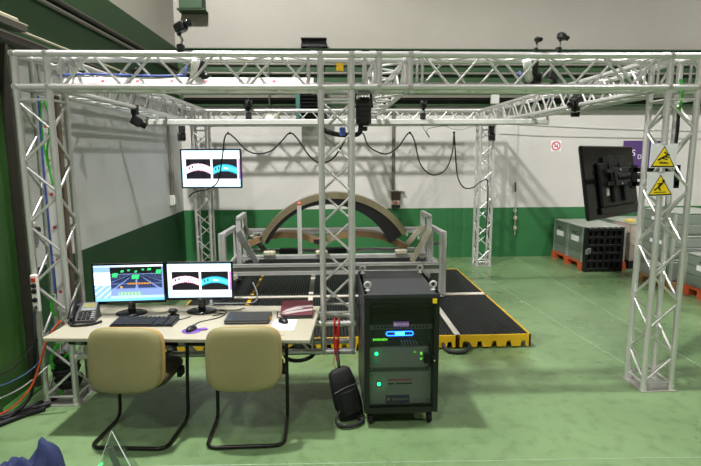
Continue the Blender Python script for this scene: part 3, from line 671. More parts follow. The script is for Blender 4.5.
# ================================================================== equipment cabinet
CB = t = thing('equipment_cabinet', 'black equipment cabinet with glass door and lit units in front of the machine', 'cabinet', (.528, 3.652, .031)); t.scale = (.98, .985, .985)
wd, dp, z0, z1 = .565, .76, .085, 1.015
obj('side_panel', MB().box((-wd/2+.012, dp/2, (z0+z1)/2), (.024, dp, z1-z0)), DGREY, t); obj('side_panel', MB().box((wd/2-.012, dp/2, (z0+z1)/2), (.024, dp, z1-z0)), BLACK, t)
obj('top_panel', MB().box((0, dp/2, z1-.02), (wd+.006, dp+.01, .04), bev=.006), DGREY, t); obj('bottom_panel', MB().box((0, dp/2, z0+.02), (wd, dp, .04)), BLACK, t); obj('rear_panel', MB().box((0, dp-.01, (z0+z1)/2), (wd, .02, z1-z0)), BLACK, t)
b = MB(); b.box((-wd/2+.021, -.001, .53), (.038, .035, .89)); b.box((wd/2-.021, -.001, .53), (.038, .035, .89)); b.box((0, .01, .1), (wd-.08, .033, .05)); b.box((0, .01, .963), (wd-.08, .033, .03)); obj('door_frame', b, BLACK, t)
d = obj('glass_door', MB().box((0, .004, .53), (wd-.08, .006, .85)), GLASS, t)
obj('door_handle', MB().box((wd/2-.035, -.014, .5), (.03, .02, .09), bev=.006), BLACKG, t); obj('handle_lock', MB().lathe([(.007, 0), (.006, .006)], 10, M.Translation((wd/2-.035, -.025, .5)) @ M.Rotation(R(90), 4, 'X')), CHROME, t)
def eyebolt(x, y):
    e = MB(); e.torus((0, 0, .045), .022, .0085, 18, 8, ax='Y'); e.lathe([(.02, 0), (.02, .008), (.01, .012), (.009, .026)], 12); return obj('lifting_eye', e, LGREY, t, (x, y, z1))
for x in (-.25, .25):
    for y in (.09, .66): eyebolt(x, y)
for x in (-.23, .23):
    for y in (.07, .68):
        c = MB(); c.lathe([(.048, -.016), (.05, 0), (.048, .016)], 16, M.Translation((x, y-.012, .0195)) @ M.Rotation(R(90), 4, 'Y')); cs = obj('caster', c, BLACKM, t)
        obj('fork', MB().box((x, y+.01, .077), (.05, .05, .02)), STEEL, cs)
u = obj('vent_panel', MB().box((0, .055, .925), (.48, .02, .05)), DGREY, t)
for i in range(14): obj('slot', MB().box((-.2+.031*i, .043, .925), (.018, .004, .02)), BLACKM, u)
part_label(obj('sticker', MB().box((.243, -.021, .96), (.032, .004, .034)), YELF, t), 'small yellow sticker')
lab = part_label(obj('name_label', MB().box((-.005, -.001, .78), (.118, .004, .04)), PURL, t), 'lilac label with white name')
lettering('tecnatom', .024, WHITE, lab, (.008, -.004, .781)); obj('roundel', MB().lathe([(.009, 0), (.009, .001)], 14, M.Translation((-.049, -.0035, .78)) @ M.Rotation(R(90), 4, 'X')), WHITE, lab)
# unit 1: slotted grey shelf, light ring, green display
u = part_label(obj('rack_unit', MB().box((0, .2, .69), (.465, .28, .125), bev=.004), DGREY, t), 'top unit with blue light ring')
obj('grille', MB().box((0, .055, .742), (.48, .016, .034)), MGREY, u)
for i in range(16): obj('grille_slot', MB().box((-.2+.0267*i, .0455, .742), (.014, .004, .014)), BLACKM, u)
rr = .015; P = [(-.088, 0, rr)]+[(-.088-rr*sin(a), 0, rr*cos(a)) for a in [pi*i/8 for i in range(1, 8)]]+[(-.088, 0, -rr), (.088, 0, -rr)]+[(.088+rr*sin(a), 0, -rr*cos(a)) for a in [pi*i/8 for i in range(1, 8)]]+[(.088, 0, rr)]
obj('light_ring', MB().tube(P, .0042, 8, True), LEDB, u, (-.006, .056, .688)); obj('light_bar', MB().box((-.006, .056, .688), (.07, .006, .022)), LEDC, u)
b = MB()
for i in range(9): b.box((-.205+.0125*i, .058, .642), (.008, .004, .014 if i % 3 else .018))
obj('display_text', b, LEDT, u)
obj('shelf', MB().box((0, .055, .615), (.48, .016, .03)), DGREY, u)
for i in range(6): obj('hanging_wire', MB().tube(smooth_path([(.0+.022*i, .045, .64), (.012+.022*i, .035, .615), (.004+.025*i, .036, .598)], 4), .003, 5), LGREY, u)
# unit 2
u = part_label(obj('rack_unit', MB().box((-.01, .18, .502), (.455, .26, .165), bev=.004), UNITG, t), 'middle grey unit with green lamps')
obj('lamp_bezel', MB().lathe([(.02, 0), (.02, .008), (.012, .008)], 16, M.Translation((-.185, .055, .535)) @ M.Rotation(R(90), 4, 'X')), STEEL, u)
obj('green_lamp', MB().sphere((-.185, .045, .535), .013), LEDG, u); obj('green_switch', MB().box((-.185, .047, .47), (.024, .006, .022)), mat('dim_green', '1f7a4a', .4, emit=.4), u)
obj('status_lamp', MB().sphere((.11, .048, .54), .005, 8, 6), LEDT, u); obj('status_lamp', MB().box((.16, .047, .53), (.012, .004, .02)), LEDT, u); obj('status_lamp', MB().box((.16, .047, .487), (.012, .004, .012)), LEDT, u)
obj('connector', MB().box((.2, .03, .5), (.05, .05, .075), bev=.008), BLACKM, u); obj('badge', MB().box((-.01, .047, .51), (.05, .003, .018)), LGREY, u)
obj('blank_strip', MB().box((0, .055, .408), (.48, .016, .028)), MGREY, u)
for i in range(16): obj('grille_slot', MB().box((-.2+.0267*i, .0455, .408), (.014, .004, .01)), BLACKM, u)
# unit 3
u = part_label(obj('rack_unit', MB().box((0, .2, .255), (.48, .3, .265), bev=.004), UNITG, t), 'tall bottom grey unit')
obj('lamp_bezel', MB().lathe([(.02, 0), (.02, .008), (.012, .008)], 16, M.Translation((-.165, .05, .293)) @ M.Rotation(R(90), 4, 'X')), STEEL, u); obj('green_lamp', MB().sphere((-.165, .04, .293), .014), LEDG, u)
pl = obj('rating_plate', MB().box((-.005, .047, .303), (.21, .004, .058)), LGREY, u); obj('red_line', MB().box((-.005, .0445, .322), (.19, .002, .01)), ERED, pl)
b = MB()
for i in range(12):
    if i != 3: b.box((-.088+.0155*i, .0445, .292), (.012, .002, .013))
obj('print', b, BLACKM, pl)
lab = obj('name_label', MB().box((-.02, .047, .165), (.185, .004, .065)), PURP, u)
lettering('tecnatom', .034, LGREY, lab, (.0, .0445, .166)); obj('roundel', MB().lathe([(.014, 0), (.014, .001)], 16, M.Translation((-.09, .0445, .165)) @ M.Rotation(R(90), 4, 'X')), LGREY, lab)
for x in (-.222, .222):
    for z in (.15, .36): obj('screw', MB().lathe([(.006, 0), (.005, .004)], 8, M.Translation((x, .049, z)) @ M.Rotation(R(90), 4, 'X')), CHROME, u)

# ================================================================== bag and strap
b = MB(); n = 22; rows = [(0, .075, .045), (.015, .1, .065), (.1, .108, .07), (.2, .105, .065), (.3, .098, .055), (.39, .085, .04), (.41, .06, .025), (.415, .01, .008)]
vs = []; fs = []
for z, a, c in rows:
    for i in range(n):
        q = 2*pi*i/n; x = math.copysign(abs(cos(q))**.5, cos(q))*a; y = math.copysign(abs(sin(q))**.6, sin(q))*c
        w_ = N.noise(V((x*14, y*14, z*9)))*.012; vs.append((x+w_, y+w_, z))
for k in range(len(rows)-1):
    for i in range(n): e = k*n+i; g = k*n+(i+1) % n; fs.append((e, g, g+n, e+n))
fs.append(tuple(range(n-1, -1, -1))); fs.append(tuple((len(rows)-1)*n+i for i in range(n)))
t = thing('shoulder_bag', 'black shoulder bag leaning between hanging column and cabinet', 'bag', (.165, 3.8, .012), R(20))
FAB = mat('black_nylon', '101114', .75, 0, .3, 40, .3)
bm_ = M.Rotation(R(-14), 4, 'Y') @ M.Rotation(R(-3), 4, 'X')
o = MB().add(vs, fs, True, bm_); obj('body', o, FAB, t)
obj('front_pocket', MB().box((.0, -.072, .15), (.15, .025, .2), mtx=bm_, bev=.014), FAB, t)
obj('zip', MB().tube([bm_ @ V(p) for p in ((-.1, -.075, .27), (0, -.085, .285), (.1, -.075, .27))], .005, 6), DGREY, t)
obj('handle', MB().tube(smooth_path([bm_ @ V(p) for p in ((0, 0, .4),)]+[(-.09, .05, .45), (-.05, .17, .47), (-.012, .25, .42)], 5), .012, 6), FAB, t)
obj('strap', MB().tube(smooth_path([(-.1, -.03, .1), (-.16, -.08, .03), (-.13, -.14, .012), (-.04, -.16, .012), (.04, -.12, .012), (.02, -.06, .02)], 6), .013, 6), FAB, t)
t = thing('red_strap', 'red strap looped over the low tube of the hanging column', 'strap', (.055, 4.1, .414))
obj('loop', MB().tube(smooth_path([(-.012, -.012, -.02), (-.02, -.01, .12), (-.018, 0, .265), (-.012, .05, .27), (.0, .01, .14), (.014, .05, .27), (.02, 0, .265), (.016, -.01, .12), (.008, -.012, -.02)], 5), .0075, 6), RED, t)
obj('tail', MB().tube([(0, -.012, .12), (.004, -.02, -.06)], .012, 6), RED, t)
tag(obj('hose_ring', MB().torus((0, 0, 0), .125, .016, 28, 8), RUBBER, None, (-.255, 4.2, .378), (R(8), R(-4), 0)), 'dark hose ring hung under the low truss beam by the desk end', 'hose')
t = thing('pipe_stub', 'grey round canister on the low truss beam above the hose ring', 'canister', (-.255, 4.2, .39))
obj('can', MB().lathe([(.04, 0), (.042, .01), (.042, .25), (.036, .265), (.02, .268)], 18), MGREY, t); obj('band', MB().lathe([(.0435, .1), (.0435, .12)], 18), STEEL, t)
cable('orange_cable', [(.06, 4.2, .4), (.03, 4.15, .3), (.08, 4.1, .22), (.11, 4.05, .08), (.12, 3.98, .012)], .004, ORANGE, 'thin orange cord hanging behind the shoulder bag')

# ================================================================== spill pallets
def spill_pallet(label, x0, y0, wx, wy):
    t = thing('spill_pallet', label, 'pallet', (x0+wx/2, y0+wy/2, 0), 0, 'yellow spill pallets under the machine')
    hx, hy = wx/2-.004, wy/2-.004
    b = MB()
    def skirt(h):                       # side wall outline with trapezoid fork notches along its foot
        nb = max(3, round(2*h/.16)); P = [(-h, .15), (-h, .02)]; st = 2*h/nb
        for i in range(nb):
            x = -h+st*(i+.5); P += [(x-st*.2, .02), (x-st*.12, .085), (x+st*.12, .085), (x+st*.2, .02)]
        return (P+[(h, .02), (h, .15)])
    for s in (-1, 1):
        b.prism(skirt(hx), s*(hy-.009)-.009, s*(hy-.009)+.009); b.prism(skirt(hy), s*(hx-.009)-.009, s*(hx-.009)+.009, M.Rotation(pi/2, 4, 'Z'))
    b.box((0, 0, .078), (2*hx-.04, 2*hy-.04, .02)); obj('tray', b, YEL, t)
    for sx in (-1, 0, 1):
        for sy in (-1, 0, 1): obj('foot', MB().lathe([(.05, 0), (.065, .076)], 10), YEL, t, (sx*(hx-.14), sy*(hy-.14), 0))
    gx = 2*hx-.04; gy = 2*hy-.04; nx, ny = 22, 44
    bars = _cache.setdefault(('grate', round(gx, 3), round(gy, 3)), None)
    if bars is None:
        g = MB()
        for i in range(nx): g.box((-gx/2+gx*(i+.5)/nx, 0, 0), (.014, gy, .03))
        for j in range(ny): g.box((0, -gy/2+gy*(j+.5)/ny, -.001), (gx, .012, .03))
        bars = _cache[('grate', round(gx, 3), round(gy, 3))] = g.mesh('grating', GRATE)
    o = put('grating', bars, t, (0, 0, .133)); o['kind'] = 'stuff'
    obj('sump', MB().box((0, 0, .098), (gx, gy, .006)), BLACKM, t)
    return t
XS = [-1.83, -1.045, -.25, .545, 1.34, 2.125]; nm = ['far left', 'second from left', 'middle', 'second from right', 'rightmost']
for j, (y0, wy, rw) in enumerate(((5.17, 1.58, 'front'), (6.79, 1.56, 'rear'))):
    for i in range(5): spill_pallet(f'{nm[i]} yellow spill pallet with black grating in the {rw} row', XS[i], y0, XS[i+1]-XS[i], wy)
for i, (x, nmx) in enumerate(((-.25, 'under the machine left of the hanging column'), (.545, 'behind the equipment cabinet'), (1.34, 'right of the equipment cabinet'))):
    tag(obj('joint_strip', MB().box((0, 0, 0), (.06, 3.14, .006)), WTAPE, None, (x, 6.76, .153)), f'white strip over the pallet joint {nmx}', 'strip')
b = MB().box((0, 0, 0), (.04, 3.14, .008)); tag(obj('joint_strip', b, YEL, None, (-1.045, 6.76, .154)), 'yellow strip over the pallet joint near the right monitor', 'strip')
mk = bpy.data.objects['joint_strip.003']
for i in range(9): obj('black_mark', MB().box((0, -1.0+.3*i, .0045), (.04, .06, .002)), BLACKM, mk)
tag(obj('joint_strip', MB().box((0, 0, 0), (3.94, .1, .008)), WTAPE, None, (.127, 6.77, .158)), 'long white strip across all pallets between front and rear row', 'strip')
cable('drain_hose', [(1.19, 5.2, .06), (1.185, 5.12, .055), (1.22, 5.06, .03), (1.3, 5.03, .022), (1.39, 5.04, .026), (1.45, 5.1, .055), (1.455, 5.2, .06)], .02, RUBBER, 'black hose looping on the floor at the front edge of a spill pallet', 'hose')

# ================================================================== machine
FX0, FX1, FY0, FY1 = -1.38, 1.5, 6.7, 7.75; PZ = .151
MC = t = thing('test_machine', 'aluminium profile test frame standing on the spill pallets', 'machine', (.14, 7.2, PZ))
def profile(name, a, b, wdt=.08, m=PROF, parent=None):
    """slotted aluminium profile from a to b (world), square section with a groove on each side"""
    a = V(a)-V((.14, 7.2, PZ)); b = V(b)-V((.14, 7.2, PZ)); L = (b-a).length; h = wdt/2; g = wdt*.12; dd = wdt*.12
    sec = [(-h, -h), (-g, -h), (-g, -h+dd), (g, -h+dd), (g, -h), (h, -h), (h, -g), (h-dd, -g), (h-dd, g), (h, g), (h, h), (g, h), (g, h-dd), (-g, h-dd), (-g, h), (-h, h), (-h, g), (-h+dd, g), (-h+dd, -g), (-h, -g)]
    d = (b-a).normalized(); ux = d.orthogonal().normalized() if abs(d.z) > .99 else d.cross(V((0, 0, 1))).normalized(); uy = d.cross(ux)
    if abs(d.z) > .99: ux, uy = V((1, 0, 0)), V((0, 1, 0))
    k = len(sec); vs = [a+ux*x+uy*y for x, y in sec]+[b+ux*x+uy*y for x, y in sec]
    fs = [tuple(range(k)), tuple(range(2*k-1, k-1, -1))]+[(i, i+k, (i+1) % k+k, (i+1) % k) for i in range(k)]
    return obj(name, MB().add(vs, fs), m, parent or t)
for x in (FX0, FX1):
    for y in (FY0, FY1): 
        profile('corner_post', (x, y, PZ+.03), (x, y, 1.03 if y == FY0 else .97), .085)
        obj('foot', MB().lathe([(.05, 0), (.05, .012), (.015, .02), (.015, .03)], 14), STEEL, t, (x-.14, y-7.2, 0))
    profile('side_rail', (x, FY0+.04, 1.0), (x, FY1-.04, .97), .06); profile('side_rail', (x, FY0+.04, .5), (x, FY1-.04, .5), .07)
profile('rear_rail', (FX0+.04, FY1, .9), (FX1-.04, FY1, .9), .08); profile('rear_rail', (FX0+.04, FY1, .5), (FX1-.04, FY1, .5), .07)
profile('front_rail', (FX0+.04, FY0, .495), (FX1-.04, FY0, .495), .045); 
obj('front_plate', MB().box((-.0, FY0-7.2+.02, .545-PZ), (FX1-FX0-.1, .02, .06)), STEEL, t)
profile('front_rail', (FX0+.04, FY0, .6), (FX1-.04, FY0, .6), .04)
obj('inner_trough', MB().box((-.0, .0, .52-PZ), (FX1-FX0-.2, .7, .02)), BLACKM, t)
# tilting cradle
IX0, IX1 = -1.2, 1.36; IY0, IY1 = 6.92, 7.42
for x in (IX0, IX1):
    profile('cradle_post', (x, IY0, .42), (x, IY0, 1.2), .06); profile('cradle_post', (x, IY1, .42), (x, IY1, 1.2), .06); profile('cradle_head', (x, IY0-.03, 1.2), (x, IY1+.03, 1.2), .05)
profile('cradle_rail', (IX0+.03, IY0, .665), (IX1-.03, IY0, .665), .045); profile('cradle_rail', (IX0+.03, IY1, .66), (IX1-.03, IY1, .66), .05)
for x, s in ((IX0, 1), (IX1, -1)):
    for y, dx in ((IY0-.05, .22), (IY1-.08, .34)):
        a = V((x+s*.02, y, 1.0)); e = V((x+s*dx, y, .62)); L = (e-a).length; an = math.atan2(e.x-a.x, a.z-e.z)
        c_ = (a+e)/2-V((.14, 7.2, PZ)); obj('brace_plate', MB().box((0, 0, 0), (.075, .02, L+.06), mtx=M.Translation(c_) @ M.Rotation(-an, 4, 'Y'), bev=.004), BEIGE if s < 0 else STEEL, t)
for x in (-.39, .32):
    profile('support_post', (x, IY0+.02, .68), (x, IY0+.02, 1.36 if x < 0 else 1.40), .055)
    part_label(obj('contact_tip', MB().sphere((x-.14, IY0-7.2+.02, (1.385 if x < 0 else 1.425)-PZ), .026, 10, 8), PINK, t), 'pink rubber tip')
for x, y, z in ((-1.02, 6.86, .95), (-.93, 6.9, .98), (1.2, 6.86, .92), (1.05, 6.9, .97)): obj('clamp', MB().box((x-.14, y-7.2, z-PZ), (.045, .06, .06), bev=.008), CHROME, t)
for x in (-.8, .98, -.1): obj('clamp', MB().box((x-.14, -.28, .72-PZ), (.16, .1, .06), bev=.01), BEIGE, t)
for x in (-.55, .1): obj('carriage', MB().box((x-.14, .1, .68-PZ), (.3, .14, .07), bev=.012), BLACKM, t)
c = MB(); c.lathe([(.03, -.02), (.12, -.02), (.125, 0), (.12, .02), (.03, .02)], 24, M.Translation((1.68-.14, 7.45-7.2, .74-PZ)) @ M.Rotation(R(90), 4, 'Y')); w_ = obj('hand_wheel', c, BEIGE, t)
obj('axle', MB().tube([(1.5-.14, .25, .74-PZ), (1.71-.14, .25, .74-PZ)], .025, 10), STEEL, w_); profile('wheel_post', (1.5, 7.45, .44), (1.5, 7.45, .94), .05)
for x in (.62, .75): obj('latch', MB().box((x-.14, FY0-7.2-.03, .46-PZ), (.05, .04, .1), bev=.006), BLACKM, t)
profile('left_outrigger', (-1.5, 6.45, .38), (-1.2, 6.66, .47), .05); obj('outrigger_foot', MB().lathe([(.05, 0), (.05, .012), (.018, .03), (.018, .22)], 12), STEEL, t, (-1.5-.14, 6.45-7.2, 0))
cable('grey_hose', [(-1.0, 6.68, .38), (-.93, 6.55, .26), (-.95, 6.42, .19), (-1.15, 6.4, .18), (-1.5, 6.42, .18)], .01, MGREY, 'grey hose curling down on the grating behind the right monitor', 'hose')

def arch(name, label, cx, y, cz, Ro, th, depth, a0, a1, mats, yaw=0, web=None, parent=None, n=40):
    """bent band, angles in degrees from the vertical; outer skin of thickness th, with a flat web below its near edge"""
    t = thing(name, label, 'panel', (cx, y, cz), yaw)
    def sweep(sec_at):
        b = MB()
        secs = []
        for i in range(n+1):
            k = i/n; a = R(a0+(a1-a0)*k); secs.append([(sin(a)*r, yy, cos(a)*r) for r, yy in sec_at(k)])
        for j in range(4):
            vs = [q for sc in secs for q in (sc[j], sc[(j+1) % 4])]
            b.add(vs, [(2*i, 2*i+1, 2*i+3, 2*i+2) for i in range(n)], True)
        b.add(secs[0], [(3, 2, 1, 0)]); b.add(secs[-1], [(0, 1, 2, 3)]); return b
    hd = depth/2
    obj('skin', sweep(lambda k: ((Ro, -hd), (Ro, hd), (Ro-th, hd), (Ro-th, -hd))), mats[0], t)
    if web:
        wd_ = lambda k: web[0]+(web[1]-web[0])*max(0, (k-.35)/.65)**1.2
        part_label(obj('web', sweep(lambda k: ((Ro-th, -hd+.012), (Ro-th, -hd+.03), (Ro-th-wd_(k), -hd+.03), (Ro-th-wd_(k), -hd+.012))), mats[1], t), 'black inner web')
    return t
arch('curved_panel', 'large arched panel with grey skin and black web on top of the machine', .09, 7.07, .37, 1.16, .085, .24, -63, 58, (COMP, COMPD), 0, (.05, .21))
t2 = arch('curved_panel', 'brown curved panel lying low in the left half of the machine', -.6, 7.22, -.12, 1.1, .085, .22, -33, 31, (COMPB, COMPD), 0)
part_label(obj('black_pad', MB().box((.43, -.115, .96), (.08, .012, .06), mtx=None), BLACKM, t2), 'black adhesive pad')
t3 = arch('curved_panel', 'brown and grey curved panel lying low in the right half of the machine', .40, 7.22, -.28, 1.26, .085, .2, -20, 34, (COMPB, COMPD), 0)

# ================================================================== wall things
t = thing('flat_screen', 'lit flat screen showing two scan strips on the rear left tower', 'screen', (-2.0, 9.06, 1.8), R(-3))
obj('housing', MB().box((0, .03, 0), (1.04, .06, .67), bev=.012), BLACK, t)
b = MB()
for s in (-1, 1): b.box((s*.508, -.004, 0), (.024, .014, .67)); b.box((0, -.004, s*.322), (1.04, .014, .026))
obj('bezel', b, mat('blue_black_bezel', '10142a', .3), t); picture('screen', .995, .625, scan_picture, t, (0, -.002, 0)); obj('wall_mount', MB().box((-.2, .11, 0), (.3, .1, .3)), BLACKM, t)
t = thing('floodlight', 'dark floodlight standing on the ledge of the back green band', 'lamp', (-.23, BY-.12, 3.94))
obj('housing', MB().prism([(-.24, .02), (.24, .02), (.22, .14), (-.22, .14)], -.1, .1), BLACK, t); obj('glass', MB().box((0, -.105, .08), (.4, .01, .09)), DGREY, t); obj('visor', MB().box((0, -.11, .145), (.46, .22, .015)), BLACKM, t); obj('bracket', MB().box((0, 0, .01), (.3, .08, .02)), STEEL, t)
t = thing('louvre_vent', 'black louvred vent with teal side frame high on the back wall', 'vent', (-.3, BY-.36, 2.9))
obj('frame_side', MB().box((-.23, 0, 0), (.075, .1, .56)), TEAL, t); obj('frame_side', MB().box((.27, 0, 0), (.05, .1, .56)), BLACKM, t); obj('back_plate', MB().box((0.02, .05, 0), (.5, .02, .54)), BLACKM, t); obj('duct', MB().box((.02, .2, -.13), (.4, .3, .2)), STEEL, t)
for i in range(9): obj('slat', MB().box((.02, 0, -.24+.06*i), (.46, .07, .008), mtx=None), BLACK, t, (0, 0, 0), (0, 0, 0))
t = thing('bulkhead_light', 'cream bulkhead light on the back wall behind the rear truss', 'lamp', (-1.05, BY-.05, 2.72))
obj('housing', MB().box((0, 0, 0), (.3, .09, .15), bev=.03), BEIGE, t); obj('lens', MB().box((0, -.048, 0), (.22, .012, .09), bev=.005), WHITE, t); obj('conduit', MB().tube([(0, -.27, 3.62-2.72), (0, -.27, .28), (0, -.1, .16), (0, 0, .07)], .014, 8), PIPEG, t)
t = thing('junction_box', 'grey junction box on the tray above the rear right tower', 'box', (3.09, BY-.3, 3.02)); obj('body', MB().box((0, 0, 0), (.15, .08, .17), bev=.01), LGREY, t); obj('gland', MB().tube([(0, 0, -.085), (0, 0, -.14)], .025, 8), DGREY, t)
t = thing('junction_box', 'small pale junction box on the upper conduit near the middle column', 'box', (-.12, BY-.17, 3.62)); obj('body', MB().box((0, 0, 0), (.12, .08, .14), bev=.01), LGREY, t); obj('lid', MB().box((0, -.043, 0), (.09, .008, .11)), WHITE, t)
t = thing('switch_box', 'dark switch box with red button on a pale plate above the green dado', 'switch box', (1.3, BY-.05, 1.17))
obj('back_plate', MB().box((0, .035, .0), (.2, .02, .34)), CARD if 0 else BEIGE, t); obj('shelf', MB().box((.03, -.02, .165), (.26, .1, .012)), BEIGE, t); obj('body', MB().box((0, -.02, .07), (.17, .1, .17), bev=.01), mat('dark_brown_box', '30261f', .5), t)
part_label(obj('button', MB().lathe([(.03, 0), (.03, .025), (.02, .03)], 14, M.Translation((0, -.06, -.06)) @ M.Rotation(R(90), 4, 'X')), RED, t), 'red mushroom button')
obj('button_box', MB().box((0, -.01, -.06), (.1, .09, .09)), LGREY, t); obj('socket', MB().box((0, -.015, -.135), (.16, .08, .06), bev=.008), BLACKM, t)
conduit([(1.25, BY-.03, 1.34), (1.25, BY-.03, 2.92)], .03, 'grey vertical pipe down to the switch box on the back wall', PIPEG)
conduit([(LX+.03, 9.2, 1.33), (LX+.03, 9.2, 2.92)], .022, 'grey vertical pipe down the left wall to a socket box', PIPEG)
t = thing('socket_box', 'pale socket box at the foot of the left wall pipe', 'socket', (LX+.04, 9.2, 1.25)); obj('body', MB().box((0, 0, 0), (.08, .14, .18), bev=.012), LGREY, t); obj('cover', MB().box((.045, 0, 0), (.012, .1, .13)), WHITE, t)
t = thing('socket_box', 'beige socket box on the left wall behind the left tower', 'socket', (LX+.05, 4.75, 1.32)); obj('body', MB().box((0, 0, 0), (.1, .16, .24), bev=.012), BEIGE, t); obj('cover', MB().box((.055, 0, 0), (.012, .12, .17)), MGREY, t); obj('plug', MB().tube([(.06, -.02, .05), (.12, -.02, .06)], .025, 10), BLACKM, t)
t = thing('pull_cord', 'pale hanging cord with two small switches right of the rear tower', 'cord', (3.63, BY-.06, 0))
obj('cord', MB().tube([(-.03, 0, 2.93), (.02, 0, .95), (.03, 0, .45)], .007, 6), LGREY, t); obj('grip', MB().tube([(.0, 0, 1.48), (.005, 0, 1.3)], .017, 8), DGREY, t)
for z in (.78, .58): obj('switch', MB().sphere((.026, 0, z), .05, 10, 8, (.8, .6, 1)), BEIGE, t)
obj('ring', MB().torus((.012, 0, .93), .03, .008, 12, 6, ax='Y'), LGREY, t)
cable('wall_wire', [(3.2, BY-.02, 2.62), (5.5, BY-.02, 2.5), (8, BY-.02, 2.44)], .006, LGREY, 'upper thin pale wire across the white back wall at right', 'wire'); cable('wall_wire', [(3.3, BY-.02, 2.42), (4.6, BY-.02, 2.36), (8, BY-.02, 2.3)], .006, LGREY, 'lower thin pale wire across the white back wall at right', 'wire')
# round prohibition sign
t = thing('prohibition_sign', 'small no smoking sign with red ring on the back wall', 'sign', (4.415, BY-.004, 2.173))
obj('plate', MB().box((0, 0, 0), (.2, .006, .21)), PAPER, t); obj('ring', MB().torus((0, -.005, .005), .078, .011, 28, 6, ax='Y'), ERED, t)
obj('slash', MB().box((0, -.005, 0), (.15, .004, .018), mtx=M.Translation((0, 0, .005)) @ M.Rotation(R(45), 4, 'Y')), ERED, t); b = MB(); b.box((.0, -.0035, -.008), (.07, .002, .014)); b.box((.025, -.0035, .02), (.012, .002, .03)); obj('pictogram', b, BLACKM, t)
# purple banner
t = thing('purple_banner', 'purple sign with white letters on the back wall behind the black screen', 'sign', (6.14, BY-.008, 1.985))
obj('panel', MB().box((0, 0, 0), (.78, .012, .57)), PURP, t); lettering('S', .17, PAPER, t, (-.18, -.009, .045)); lettering('DE', .12, PAPER, t, (-.025, -.009, -.03))

# ================================================================== warning signs on the right tower
def tri(sz): return [(-sz*.5, -sz*.43), (sz*.5, -sz*.43), (0, sz*.43)]
def warn(label, loc, fig, rx):
    t = thing('warning_sign', label, 'sign', loc, R(-2))
    obj('plate', MB().box((0, 0, 0), (.213, .004, .195)), PAPER, t, (0, 0, 0), (0, R(rx), 0))
    obj('black_triangle', MB().prism(tri(.195), -.0045, -.002), BLACKM, t, (0, 0, -.006), (0, R(rx), 0)); obj('yellow_triangle', MB().prism(tri(.168), -.006, -.0045), YELF, t, (0, 0, -.0075), (0, R(rx), 0))
    obj('pictogram', fig, BLACKM, t, (0, 0, 0), (0, R(rx), 0)); obj('caption', MB().box((0, -.003, .092), (.05, .001, .006)), MGREY, t)
    return t
def bar2(b, a, e, w_): 
    a = V((a[0], 0, a[1])); e = V((e[0], 0, e[1])); d = (e-a).normalized(); n_ = V((-d.z, 0, d.x))*w_/2
    b.prism([tuple((p.x, p.z)) for p in (a-n_, e-n_, e+n_, a+n_)], -.0075, -.006)
g = MB(); bar2(g, (-.045, -.035), (.02, -.0), .014); bar2(g, (.02, 0), (.045, .012), .01); bar2(g, (-.01, -.02), (.03, -.03), .009); bar2(g, (-.005, -.008), (.04, -.012), .008); bar2(g, (-.03, -.058), (.04, -.058), .009); bar2(g, (.0, .03), (.03, .008), .01)
for q in range(3): bar2(g, (-.03+.02*q, -.046), (-.022+.02*q, -.056), .006)
warn('upper yellow triangle warning sign on the right truss tower', (2.682, 4.09, 2.012), g, 1)
g = MB(); bar2(g, (.012, .01), (-.015, -.022), .018); bar2(g, (-.015, -.022), (-.05, -.048), .011); bar2(g, (-.015, -.022), (.0, -.052), .011); bar2(g, (.01, .005), (.035, .018), .009); bar2(g, (.008, .006), (-.025, .004), .009); g.prism([(.022+.011*cos(2*pi*i/12), .027+.011*sin(2*pi*i/12)) for i in range(12)], -.0075, -.006)
bar2(g, (-.05, -.064), (.045, -.064), .006)
warn('lower yellow triangle warning sign with a falling figure on the right truss tower', (2.674, 4.09, 1.785), g, -2)

# ================================================================== black screen turned away on the right tower
t = thing('flat_screen', 'black flat screen seen from behind, tilted, beside the right tower', 'screen', (2.76, 4.95, 1.765), R(38))
tilt = M.Rotation(R(-10), 4, 'X') @ M.Identity(4)
# local +x along the screen away from the camera, local -y is its back
bk = obj('housing', MB().box((0, .02, 0), (1.12, .035, .69), mtx=tilt, bev=.012), BLACKG, t)
obj('rear_bulge', MB().box((.05, -.012, -.03), (.75, .035, .42), mtx=tilt, bev=.015), BLACK, bk); obj('rear_lower_bulge', MB().box((.05, -.012, -.27), (.8, .025, .07), mtx=tilt, bev=.01), BLACKG, bk)
obj('screen_face', MB().box((0, .039, 0), (1.09, .003, .65), mtx=tilt), BLACKG, bk)
for x in (-.1, .13): obj('mount_bar', MB().box((x, -.045, .02), (.045, .03, .44), mtx=tilt, bev=.005), BLACKM, t)
for z in (.075, -.045): obj('mount_rail', MB().box((.08, -.065, z+.02), (.62, .02, .035), mtx=tilt), BLACKM, t)
obj('mount_plate', MB().box((.1, -.075, .035), (.46, .02, .17), mtx=tilt, bev=.004), BLACKM, t)
for x in (-.05, .12):
    for z in (.02, .05): obj('hole_cap', MB().lathe([(.03, 0), (.028, .012)], 12, tilt @ M.Translation((x, -.083, .035)) @ M.Rotation(R(90), 4, 'X')), BLACK, t)
obj('bolt', MB().lathe([(.012, 0), (.01, .012)], 8, tilt @ M.Translation((-.02, -.088, .1)) @ M.Rotation(R(90), 4, 'X')), CHROME, t); obj('bolt', MB().lathe([(.012, 0), (.01, .012)], 8, tilt @ M.Translation((-.02, -.088, -.03)) @ M.Rotation(R(90), 4, 'X')), CHROME, t)
part_label(obj('rating_label', MB().box((-.2, -.032, -.1), (.06, .003, .07), mtx=tilt), LGREY, t), 'pale rating label')
t = thing('screen_bracket', 'black horizontal wall bracket between the black screen and right tower', 'bracket', (2.83, 4.42, 1.83))
